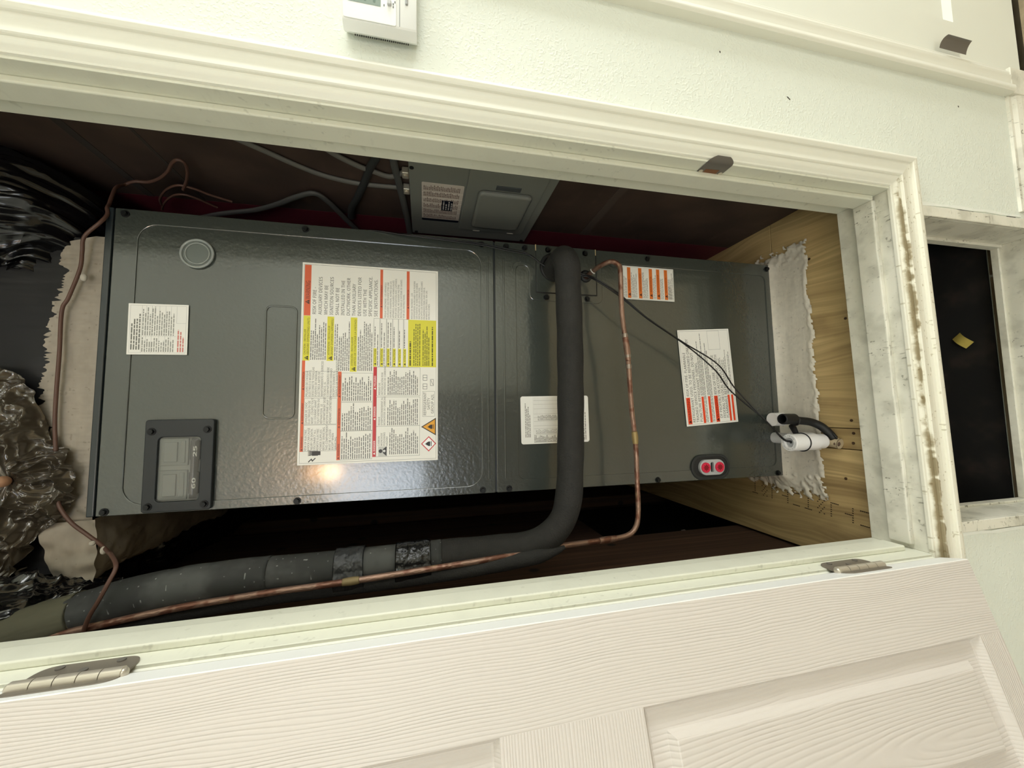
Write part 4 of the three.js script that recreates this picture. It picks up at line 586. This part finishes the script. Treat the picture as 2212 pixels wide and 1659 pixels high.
function crinkle(s, amp, f = 1) { return (t, a, p, d) => { const x = p.x * 26 * f, y = p.y * 26 * f, z = p.z * 26 * f, e = 2.2; const r1 = 1 - Math.abs(2 * n3(x + d.x * e, y + d.y * e, z + d.z * e, s) - 1), r2 = 1 - Math.abs(2 * n3(x * 2.3 + d.x * e * 3, y * 2.3 + d.y * e * 3, z * 2.3 + d.z * e * 3, s + 1) - 1); return amp * (r1 * r1 * 0.65 + r2 * r2 * 0.35 - 0.4); }; }
{
  const c1 = folds(61, 0.024, 26, 7), c1b = (t) => 0.0035 * Math.sin(t * 2 * Math.PI * 17);
  const D1 = thing('flex_duct', 'fat black plastic jacketed flex duct bending off the plenum toward the right wall', 'duct');
  part(D1, 'jacket', sweep([[0.2, 1.925, -0.5], [0.29, 1.9, -0.42], [0.345, 1.9, -0.345], [0.352, 1.97, -0.3], [0.345, 2.12, -0.29], [0.33, 2.36, -0.3]], (t, a, p, d) => 0.098 - 0.012 * t + c1(t, a, p, d) * 1.0 + c1b(t) * 0.4, 220, 260), M.plastic);
  const c2 = folds(71, 0.03, 12, 11);
  const D2 = thing('flex_duct', 'black plastic flex duct in the dark below the gathered brown wrap, left of the plenum', 'duct');
  part(D2, 'jacket', sweep([[-0.285, 1.81, -1.0], [-0.287, 1.818, -0.7], [-0.285, 1.83, -0.5], [-0.275, 1.86, -0.37], [-0.26, 1.95, -0.3], [-0.25, 2.2, -0.28]], (t, a, p, d) => 0.046 + 0.012 * t + c2(t, a, p, d) * 0.8, 240, 130), M.plastic);
  // gathered end of clear wrap, pleated toward a small knot
  const G = thing('gathered_wrap', 'crumpled brownish clear plastic wrap gathered into a knot beside the plenum', 'plastic wrap', V(-0.088, 1.851, -0.27));
  const gm = mat(0x4a4236, 0.2, { metalness: 0.2, specularIntensity: 1, clearcoat: 1, clearcoatRoughness: 0.1 });
  const ridge = (x) => 1 - Math.abs(2 * x - 1);
  part(G, 'pleats', grid(420, 90, (u, v) => {
    const a = u * Math.PI * 2, dn = 0.5 - 0.5 * Math.sin(a), tw = u + 0.09 * v * (n2(u * 6, v * 3, 6, 9, 84) - 0.5), rim = mix(0.17, 0.05, sstep(0.3, 0.75, dn)) + 0.026 * n2(u * 8, 0, 8, 9, 83) + 0.014 * n2(u * 26, 0, 26, 9, 85), r = 0.006 + v * rim;
    const x = Math.cos(a) * r, y = Math.sin(a) * r, w = ridge(n2(tw * 13, v * 2.2, 13, 9, 81)), w2 = ridge(n2(tw * 31, v * 5, 31, 9, 82)), cr = ridge(n3(x * 45, y * 45, 0, 87)), cr2 = ridge(n3(x * 110, y * 110, 3, 88));
    const z = 0.008 * (1 - v * 1.2) + (0.02 * w * w * w + 0.009 * w2 * w2) * Math.min(1, v * 2.2) * (1 - 0.4 * v) + (0.014 * cr * cr + 0.005 * cr2) * Math.min(1, v * 2.5) - 0.022 * v * v; return [x, y, z]; }), gm);
  part(G, 'knot', mv(new THREE.SphereGeometry(0.0085, 16, 12).scale(1, 1, 1.3), 0, 0, 0.017), mat(0xb58a6c, 0.5), 'pale knot');
  const c3 = folds(91, 0.034, 10, 5);
  const D3 = thing('duct_wrap', 'shiny crumpled black plastic wrap at the left jamb above the pipes', 'plastic wrap');
  part(D3, 'wrap', sweep([[-0.285, 1.735, -0.315], [-0.28, 1.79, -0.27], [-0.268, 1.84, -0.235], [-0.262, 1.93, -0.22], [-0.26, 2.1, -0.22]], (t, a, p, d) => 0.02 + 0.026 * Math.min(1, t * 3) + c3(t, a, p, d) * (0.4 + 0.6 * Math.min(1, t * 3)), 200, 150), mat(0x141517, 0.14, { specularIntensity: 1, clearcoat: 1, clearcoatRoughness: 0.1 }));
}
// ------------------------------------------------------------ refrigerant lines
const foamTex = tex(512, 256, (u, v) => { const d = sstep(0.5, 0.75, fbm(u, v, 12, 6, 4, 601)) * 0.5, s = sstep(0.73, 0.78, fbm(u, v, 60, 30, 2, 603)); const k = 0.115 + 0.03 * fbm(u, v, 40, 20, 2, 604) + 0.03 * d; return [k * 1.06, k * 1.03, k * 0.97]; }, true, 0.5, 0.1);
const dustyTex = tex(512, 256, (u, v) => { const d = sstep(0.35, 0.75, fbm(u, v, 9, 5, 4, 611)), s = sstep(0.93, 0.96, fbm(u, v, 90, 26, 1, 613)); const k = 0.2 + 0.12 * d + 0.35 * s; return [k * 0.98, k, k * 0.98]; }, true, 0.4, 0.1);
{
  const foam = mat(0xffffff, 0.82, { map: foamTex, bumpMap: tex(256, 256, (u, v) => fbm(u, v, 30, 30, 3, 621), false, 0.05, 0.05), bumpScale: 0.0006 });
  const dusty = mat(0xffffff, 0.8, { map: dustyTex });
  const tape = mat(0x131415, 0.22, { bumpMap: tex(256, 256, (u, v) => fbm(u, v, 6, 10, 3, 631), false, 0.06, 0.06), bumpScale: 0.003, specularIntensity: 1 });
  const S = thing('suction_line', 'thick black foam insulated refrigerant pipe crossing the air handler and rising on the left', 'pipe');
  const path = [[0.302, 0.969, -0.278], [0.302, 0.97, -0.245], [0.299, 0.972, -0.208], [0.275, 0.9735, -0.187], [0.23, 0.974, -0.184], [0.16, 0.973, -0.185], [0.07, 0.974, -0.186], [-0.02, 0.976, -0.187], [-0.1, 0.979, -0.188], [-0.16, 0.984, -0.19], [-0.2, 0.998, -0.193], [-0.228, 1.03, -0.196], [-0.238, 1.075, -0.199], [-0.2385, 1.13, -0.2], [-0.2385, 1.215, -0.2]];
  part(S, 'foam_sleeve', sweep(path, (t, a) => 0.0243 + 0.0005 * Math.sin(t * 60), 140, 28), foam, 'smooth black foam sleeve');
  part(S, 'foam_sleeve', sweep([[-0.2385, 1.212, -0.2], [-0.24, 1.3, -0.2], [-0.241, 1.395, -0.2], [-0.2405, 1.475, -0.2]], 0.0248, 40, 28), dusty);
  part(S, 'foam_sleeve', sweep([[-0.2405, 1.47, -0.2], [-0.243, 1.53, -0.2005], [-0.247, 1.585, -0.203], [-0.2545, 1.64, -0.206], [-0.268, 1.7, -0.21], [-0.285, 1.76, -0.214]], (t, a, p) => 0.0262 + 0.002 * t + 0.0014 * (n3(p.x * 60 + a, p.y * 60, 0, 5) - 0.5), 60, 28), dusty, 'dusty lapped foam sleeve');
  part(S, 'olive_wrap', sweep([[-0.272, 1.712, -0.211], [-0.283, 1.75, -0.213], [-0.293, 1.79, -0.216], [-0.3, 1.85, -0.22]], (t, a, p, d) => 0.0295 + 0.008 * t + 0.003 * (n3(p.y * 90 + d.x * 3, d.z * 4, d.y * 3, 15) - 0.5), 40, 30), mat(0x5a5846, 0.8, { bumpMap: brushy, bumpScale: 0.003 }), 'olive cloth wrap');
  const band = (a, b, m, r, nm, s) => part(S, nm, sweep([[-0.2388, a, -0.2], [-0.2395, (a + b) / 2, -0.2], [-0.24, b, -0.2]], (t, an, p, d) => r + 0.0016 * (n3(p.y * 110 + d.x * 2, d.z * 3, d.x * 3, s) - 0.5) + (d.x < -0.2 ? 0.012 * Math.min(1, -d.x * 1.2) : 0), 24, 48), m);
  band(1.229, 1.285, tape, 0.0275, 'black_tape', 41); band(1.333, 1.377, mat(0x26282a, 0.38, { bumpMap: tape.bumpMap, bumpScale: 0.003 }), 0.0268, 'black_tape', 43);
  const F2 = thing('spare_foam_sleeve', 'slim black foam sleeve running behind the copper line at the left jamb', 'pipe');
  part(F2, 'foam_sleeve', sweep([[-0.239, 0.998, -0.178], [-0.245, 1.02, -0.178], [-0.252, 1.08, -0.178], [-0.2585, 1.16, -0.18], [-0.2635, 1.24, -0.184], [-0.268, 1.36, -0.19], [-0.2715, 1.46, -0.195], [-0.279, 1.57, -0.197], [-0.29, 1.66, -0.2], [-0.305, 1.75, -0.206]], (t, a) => 0.0135 * Math.min(1, 0.25 + t * 12), 90, 20), foam);
  const cu = tex(512, 64, (u, v) => { const a = fbm(u, v, 14, 3, 4, 641), o = sstep(0.55, 0.7, fbm(u, v, 22, 2, 4, 643)), g = sstep(0.72, 0.78, fbm(u, v, 9, 2, 3, 645)); let r = mix(0.5, 0.67, a), gg = mix(0.4, 0.54, a), b = mix(0.34, 0.47, a); r = mix(r, 0.4, o * 0.7); gg = mix(gg, 0.24, o * 0.7); b = mix(b, 0.18, o * 0.7); return [mix(r, 0.75, g * 0.5), mix(gg, 0.66, g * 0.5), mix(b, 0.5, g * 0.5)]; }, true, 0.45, 0.1);
  const cuM = mat(0xffffff, 0.36, { map: cu, metalness: 0.55, bumpMap: tex(256, 64, (u, v) => fbm(u, v, 40, 8, 3, 651), false, 0.2, 0.05), bumpScale: 0.0006 });
  const C = thing('liquid_line', 'bare copper refrigerant tube with brazed joints, bent around the left edge and rising', 'pipe');
  const cp = [[0.289, 0.896, -0.279], [0.292, 0.893, -0.25], [0.297, 0.884, -0.222], [0.299, 0.87, -0.207], [0.289, 0.8575, -0.2], [0.268, 0.8565, -0.198], [0.19, 0.8555, -0.2], [0.105, 0.845, -0.203], [0.005, 0.8405, -0.205], [-0.067, 0.8345, -0.206], [-0.147, 0.8345, -0.206], [-0.198, 0.8365, -0.204], [-0.225, 0.8445, -0.202], [-0.238, 0.866, -0.2], [-0.2405, 0.92, -0.196], [-0.24, 1.0, -0.188], [-0.2425, 1.08, -0.178], [-0.2455, 1.17, -0.171], [-0.249, 1.26, -0.168], [-0.2525, 1.33, -0.168], [-0.2555, 1.4, -0.1695], [-0.258, 1.46, -0.1715], [-0.266, 1.57, -0.176], [-0.278, 1.66, -0.181], [-0.294, 1.76, -0.188]];
  part(C, 'tube', sweep(cp, (t, a, p) => 0.0049 + 0.0002 * (n3(p.x * 50, p.y * 50, 0, 7) - 0.5), 260, 18), cuM);
  const cur = new THREE.CatmullRomCurve3(cp.map((p) => V(...p)), false, 'catmullrom', 0.5);
  const joint = (t0, t1, r, m, nm) => part(C, nm, sweep([0, 0.25, 0.5, 0.75, 1].map((k) => cur.getPointAt(mix(t0, t1, k))), (t) => r + 0.0009 * Math.sin(t * Math.PI), 16, 18), m);
  const near = (x, y) => { let b = 0, m = 9; for (let i = 0; i <= 800; i++) { const p = cur.getPointAt(i / 800), d = Math.hypot(p.x - x, p.y - y); if (d < m) { m = d; b = i / 800; } } return b; };
  const silver = mat(0x9a8d80, 0.38, { metalness: 0.7 });
  const jt = (x, y, dt, m, nm) => { const t = near(x, y); joint(t - dt, t + dt, 0.0053, m, nm); };
  jt(0.125, 0.848, 0.018, cuM, 'coupling'); jt(0.108, 0.846, 0.003, silver, 'braze_ring'); jt(0.147, 0.851, 0.003, silver, 'braze_ring'); jt(0.086, 0.843, 0.003, silver, 'braze_ring');
  jt(-0.055, 0.8355, 0.008, mat(0xa08a5c, 0.5, { metalness: 0.4 }), 'braze_ring'); jt(-0.24, 0.905, 0.012, cuM, 'coupling'); jt(-0.2535, 1.35, 0.008, mat(0x8b7a56, 0.6, { metalness: 0.3 }), 'braze_ring');
  part(C, 'cable_tie', mv(rot(new THREE.TorusGeometry(0.0058, 0.0012, 8, 20), 0.5, 0.6), 0.2925, 0.8925, -0.248), M.white, 'white band at the grommet');
}
// ------------------------------------------------------------ float switch, trap and wires
{
  const pvc = mat(0xeceaea, 0.3), rub = mat(0x111112, 0.55);
  const T = thing('float_switch', 'white plastic float switch with two wires standing on the plywood by the drain', 'switch', V(-0.0735, PY, -0.17));
  part(T, 'body', new THREE.LatheGeometry([[0.0001, 0.026], [0.0135, 0.026], [0.0155, 0.03], [0.0155, 0.05], [0.0175, 0.0515], [0.0175, 0.113], [0.0168, 0.1155], [0.0105, 0.1155], [0.0095, 0.1095], [0.0001, 0.1095]].map((p) => new THREE.Vector2(...p)), 40), pvc, 'white cylindrical body');
  const ringTex = canvasTex(512, 512, (x, w) => { x.fillStyle = '#efeff0'; x.fillRect(0, 0, w, w); x.strokeStyle = '#44464c'; x.font = 'bold 40px sans-serif'; x.fillStyle = '#44464c'; const s = 'SAFE-T-SWITCH  '; for (let i = 0; i < 30; i++) { x.save(); x.translate(256, 256); x.rotate(i / 30 * Math.PI * 2); x.fillText(s[i % 15], -12, -190); x.restore(); } });
  const rg = new THREE.RingGeometry(0.0105, 0.0168, 40); { const p = rg.attributes.position, uv = rg.attributes.uv; for (let i = 0; i < p.count; i++) uv.setXY(i, p.getX(i) / 0.0346 + 0.5, p.getY(i) / 0.0346 + 0.5); }
  part(T, 'printed_rim', mv(rot(rg, -Math.PI / 2), 0, 0.1159, 0), mat(0xffffff, 0.35, { map: ringTex }), 'rim with printed lettering');
  part(T, 'cap', mv(new THREE.CylinderGeometry(0.0088, 0.0098, 0.004, 32), 0, 0.1095, 0), mat(0xbfc2c8, 0.4));
  part(T, 'wire_hole', mv(new THREE.CylinderGeometry(0.0024, 0.0024, 0.002, 16), 0.0005, 0.1112, 0.001), M.black);
  part(T, 'drain_elbow', sweep([[0, 0.034, 0], [-0.0005, 0.016, 0.001], [-0.003, 0.0115, 0.012], [-0.005, 0.0105, 0.022]], 0.0105, 24, 22), mat(0xb9a98c, 0.5), 'grimy beige stub');
  part(T, 'elbow_mouth', mv(new THREE.SphereGeometry(0.0065, 14, 10), -0.0045, 0.015, 0.018), mat(0x5a4638, 0.7));
  part(T, 'body_mark', rot(new THREE.CylinderGeometry(0.0177, 0.0177, 0.016, 12, 1, true, -2.35, 0.28).translate(0, 0.066, 0), 0), mat(0x3a3b40, 0.5));
  part(T, 'cable_tie', mv(rot(new THREE.TorusGeometry(0.0186, 0.0012, 8, 40), Math.PI / 2 + 0.12), 0, 0.083, 0), M.black, 'black cable tie');
  part(T, 'drain_pipe', cyl(V(0.0, 0.03, -0.01), V(0.001, 0.031, -0.112), 0.0125, 0.0125, 24), pvc);
  part(T, 'drain_socket', cyl(V(0.001, 0.068, -0.034), V(0.001, 0.018, -0.034), 0.0172, 0.0172, 24), pvc);
  const P = thing('vent_tube', 'white plastic vent elbow with open black rubber cap and black hose beside the float switch', 'pipe', V(-0.0285, PY, -0.2));
  part(P, 'white_tube', cyl(V(0.002, 0.084, -0.009), V(0.002, 0.112, -0.009), 0.0142, 0.0142, 28), pvc); part(P, 'rubber_elbow', sweep([[0.002, 0.086, -0.009], [0.002, 0.06, -0.012], [0.001, 0.046, -0.026], [0, 0.042, -0.078]], 0.0115, 30, 24), rub);
  const cap = new THREE.LatheGeometry([[0.0001, 0.084], [0.0085, 0.084], [0.0088, 0.119], [0.0105, 0.119], [0.0112, 0.117], [0.0112, 0.083], [0.009, 0.08]].map((p) => new THREE.Vector2(...p)), 32);
  part(P, 'rubber_cap', mv(rot(cap, 0.12, 0, -0.02), 0.001, 0.0, 0.006), rub, 'black rubber cap with an open mouth');
  part(P, 'hose', sweep([[0.0, 0.088, 0.016], [-0.0015, 0.066, 0.018], [-0.005, 0.043, 0.021], [-0.014, 0.027, 0.028], [-0.027, 0.0185, 0.036], [-0.04, 0.0135, 0.042]], 0.0082, 50, 22), rub, 'black rubber hose');
  part(P, 'hose_clamp', mv(rot(new THREE.TorusGeometry(0.0092, 0.0022, 8, 28), Math.PI / 2), -0.0005, 0.079, 0.0165), rub); part(P, 'hose_clamp', mv(rot(new THREE.TorusGeometry(0.0088, 0.002, 8, 28), 1.1, 1.2), -0.036, 0.0148, 0.0405), rub);
  part(P, 'bracket', cyl(V(-0.012, 0.068, -0.002), V(-0.03, 0.074, 0.012), 0.0065, 0.005, 8), mat(0x1c1a1c, 0.5));
  const wireM = mat(0x0c0c0d, 0.4);
  const wp = [[-0.0725, 0.5, -0.169], [-0.066, 0.512, -0.178], [-0.0255, 0.508, -0.224], [0.0375, 0.573, -0.242], [0.083, 0.6195, -0.232], [0.138, 0.688, -0.235], [0.19, 0.7785, -0.2305], [0.236, 0.841, -0.231], [0.268, 0.8895, -0.236], [0.2815, 0.9085, -0.25], [0.298, 0.9825, -0.262], [0.327, 1.0285, -0.264], [0.3345, 1.068, -0.266], [0.3425, 1.125, -0.268], [0.347, 1.199, -0.27], [0.3525, 1.278, -0.275], [0.357, 1.35, -0.285], [0.358, 1.5, -0.32]];
  for (const [k, d] of [[0, 0], [1, 1]]) {
    const W = thing('wire', k ? 'thin black wire with a loose kink near the float switch, upper of the pair' : 'thin black wire running straighter to the float switch, lower of the pair', 'wire');
    part(W, 'strand', sweep(wp.map((p, i) => d ? [p[0] + [0.001, 0.0015, 0.0, 0.005, 0.013, 0.006, 0.003, 0.006, 0.004, 0.003, 0.002, -0.004, -0.005, -0.004, -0.003, -0.002, 0.001, 0.001][i], p[1] + [0, 0.001, 0.001, -0.011, -0.006, 0.008, 0.004, 0.004, 0.003, 0.002, 0.004, -0.003, 0, -0.002, 0.002, 0, 0, 0][i], p[2] + 0.0015] : p), 0.0015, 300, 8), wireM);
  }
}
{ // thermostat cable: brown jacket
  const br = mat(0x5d4237, 0.5);
  const c = thing('thermostat_cable', 'thin brown thermostat cable draped down over the plenum mastic', 'cable');
  part(c, 'jacket', sweep([[0.44, 1.69, -0.35], [0.44, 1.667, -0.316], [0.44, 1.648, -0.281], [0.44, 1.641, -0.259], [0.44, 1.646, -0.251], [0.44, 1.661, -0.263], [0.44, 1.683, -0.291], [0.44, 1.71, -0.317], [0.44, 1.737, -0.334], [0.439, 1.759, -0.335], [0.433, 1.776, -0.338], [0.413, 1.772, -0.313], [0.39, 1.768, -0.299], [0.371, 1.766, -0.291], [0.358, 1.761, -0.28], [0.346, 1.759, -0.278], [0.328, 1.7625, -0.27], [0.303, 1.784, -0.272], [0.279, 1.7885, -0.276], [0.25, 1.793, -0.28], [0.202, 1.8065, -0.281], [0.179, 1.8145, -0.2815], [0.111, 1.814, -0.2815], [0.044, 1.8145, -0.2815], [-0.007, 1.8135, -0.2815], [-0.072, 1.806, -0.279], [-0.1215, 1.797, -0.2715], [-0.1545, 1.778, -0.269], [-0.178, 1.753, -0.268], [-0.193, 1.731, -0.262], [-0.2, 1.706, -0.24], [-0.196, 1.683, -0.21], [-0.2035, 1.658, -0.18], [-0.2222, 1.66, -0.17], [-0.2455, 1.6695, -0.168], [-0.2623, 1.679, -0.1705], [-0.279, 1.6856, -0.174], [-0.295, 1.69, -0.18]], 0.00275, 320, 10), br);
  part(c, 'mastic_blob', mv(new THREE.SphereGeometry(0.005, 10, 8).scale(1.3, 0.9, 0.8), 0.236, 1.7865, -0.279), M.mastic); part(c, 'mastic_blob', mv(new THREE.SphereGeometry(0.004, 10, 8).scale(1.6, 1, 1), -0.2, 1.722, -0.254), M.mastic); part(c, 'mastic_blob', mv(new THREE.SphereGeometry(0.004, 10, 8), -0.19, 1.742, -0.262), M.mastic);
  const c2 = thing('thermostat_cable', 'brown cable loops hanging against the dark wall behind the cabinet corner', 'cable');
  part(c2, 'jacket', sweep([[0.44, 1.765, -0.42], [0.44, 1.752, -0.393], [0.44, 1.721, -0.356], [0.44, 1.69, -0.335], [0.44, 1.668, -0.343], [0.44, 1.652, -0.359], [0.44, 1.62, -0.38]], 0.0022, 60, 8), br);
  part(c2, 'jacket', sweep([[0.44, 1.775, -0.44], [0.44, 1.762, -0.42], [0.44, 1.734, -0.388], [0.44, 1.709, -0.37], [0.44, 1.688, -0.374], [0.44, 1.66, -0.41]], 0.002, 60, 8), br);
}
// ------------------------------------------------------------ electrical panel and grey cables on the side wall
{
  const pg = mat(0x7c7d76, 0.42, { specularIntensity: 0.6 });
  const E = thing('electrical_panel', 'grey electrical panel with a printed label and raised door on the closet side wall', 'panel', V(0.4565, 1.12, -0.3));
  // built facing +z, then turned to face the closet's inside (-x): local x runs to +z of the room
  const add = (n, g, m, l, parent = E) => mesh(parent, numbered(parent, n), mv(rot(g, 0, -Math.PI / 2), 0, 0, 0), m, l);
  add('cover', ext(rrect(-0.158, 0.165, -0.137, 0.1455, 0.003), 0.0135, 0.002), pg);
  const dg = new THREE.Group(); dg.name = 'door'; E.add(dg);
  add('door_leaf', ext(rrect(-0.112, 0.118, -0.117, 0.0365, 0.002), 0.0035, 0.0008, 0.0133), pg, undefined, dg);
  add('raised_field', ext(rrect(-0.082, 0.062, -0.098, 0.0125, 0.012), 0.0105, 0.007, 0.0155, 4), pg, undefined, dg);
  add('latch', box(0.066, 0.08, -0.07, -0.02, 0.0165, 0.0185, 0.0008), mat(0x45484a, 0.5), undefined, dg);
  for (const y of [-0.005, -0.088]) add('hinge_tab', box(-0.1135, -0.1105, y - 0.008, y + 0.008, 0.013, 0.0178, 0.0006), mat(0xb9b2a4, 0.5), undefined, dg);
  add('label', (() => { const g = ext(rrect(-0.087, 0.06, 0.0405, 0.1225, 0.003), 0.0005, 0, 0.0136), p = g.attributes.position, uv = g.attributes.uv; for (let i = 0; i < p.count; i++) uv.setXY(i, (p.getX(i) + 0.087) / 0.147, (p.getY(i) - 0.0405) / 0.082); return g; })(), mat(0xffffff, 0.45, { map: panelTex }), 'white printed circuit label with a dark band');
  for (const [x, y] of [[-0.148, 0.136], [-0.15, -0.127], [0.1, 0.14]]) add('screw', mv(rot(new THREE.CylinderGeometry(0.004, 0.004, 0.002, 12), Math.PI / 2), x, y, 0.0142), M.black);
  for (const z of [0.072, 0.019]) { add('cable_clamp', mv(box(z - 0.01, z + 0.01, 0.1455, 0.158, 0.001, 0.014, 0.002), 0, 0, 0), M.steel, 'steel cable clamp'); add('clamp_screw', mv(rot(new THREE.CylinderGeometry(0.0045, 0.0045, 0.003, 14), Math.PI / 2), z, 0.152, 0.015), M.steel); }
  const grey = mat(0x4d4d4b, 0.6), greyL = mat(0x6b6863, 0.6), dk = mat(0x2c2d2d, 0.6);
  const cab = (label, pts, r, m, flat = 1) => { const t = thing('grey_cable', label, 'cable'); part(t, 'sheath', sweep(pts, (tt, a, p, d) => r * (1 - 0.4 * flat * Math.abs(d.x)), 120, 16), m); };
  cab('grey sheathed cable arching up behind the top of the cabinet', [[0.42, 1.84, -0.55], [0.428, 1.756, -0.475], [0.437, 1.69, -0.445], [0.44, 1.644, -0.428], [0.443, 1.59, -0.412], [0.444, 1.538, -0.381], [0.445, 1.49, -0.345], [0.445, 1.452, -0.325], [0.444, 1.432, -0.352], [0.443, 1.41, -0.42], [0.44, 1.387, -0.492], [0.42, 1.37, -0.56]], 0.0068, grey);
  cab('pale grey flat cable stapled flat on the dark wall', [[0.4535, 1.62, -0.13], [0.4535, 1.55, -0.185], [0.4535, 1.5, -0.222], [0.4535, 1.46, -0.252], [0.4535, 1.42, -0.274], [0.4535, 1.367, -0.287], [0.4535, 1.3, -0.287], [0.4525, 1.272, -0.281]], 0.0062, greyL);
  cab('dark grey cable slanting behind the pale flat cable', [[0.45, 1.3, -0.13], [0.45, 1.318, -0.19], [0.45, 1.333, -0.225], [0.45, 1.352, -0.28], [0.45, 1.375, -0.34], [0.45, 1.391, -0.378], [0.449, 1.4, -0.42]], 0.0075, dk);
  cab('grey cable dropping past the panel clamps behind the cabinet', [[0.45, 1.292, -0.13], [0.45, 1.291, -0.2], [0.449, 1.286, -0.26], [0.447, 1.28, -0.33], [0.445, 1.275, -0.4], [0.442, 1.272, -0.457], [0.43, 1.27, -0.53]], 0.0068, grey);
  cab('pale grey cable lying along the wall above the panel', [[0.452, 1.43, -0.125], [0.452, 1.4, -0.19], [0.452, 1.36, -0.225], [0.452, 1.33, -0.24], [0.452, 1.3, -0.25], [0.4515, 1.272, -0.229]], 0.0064, greyL);
}
renderer.render(scene, camera);
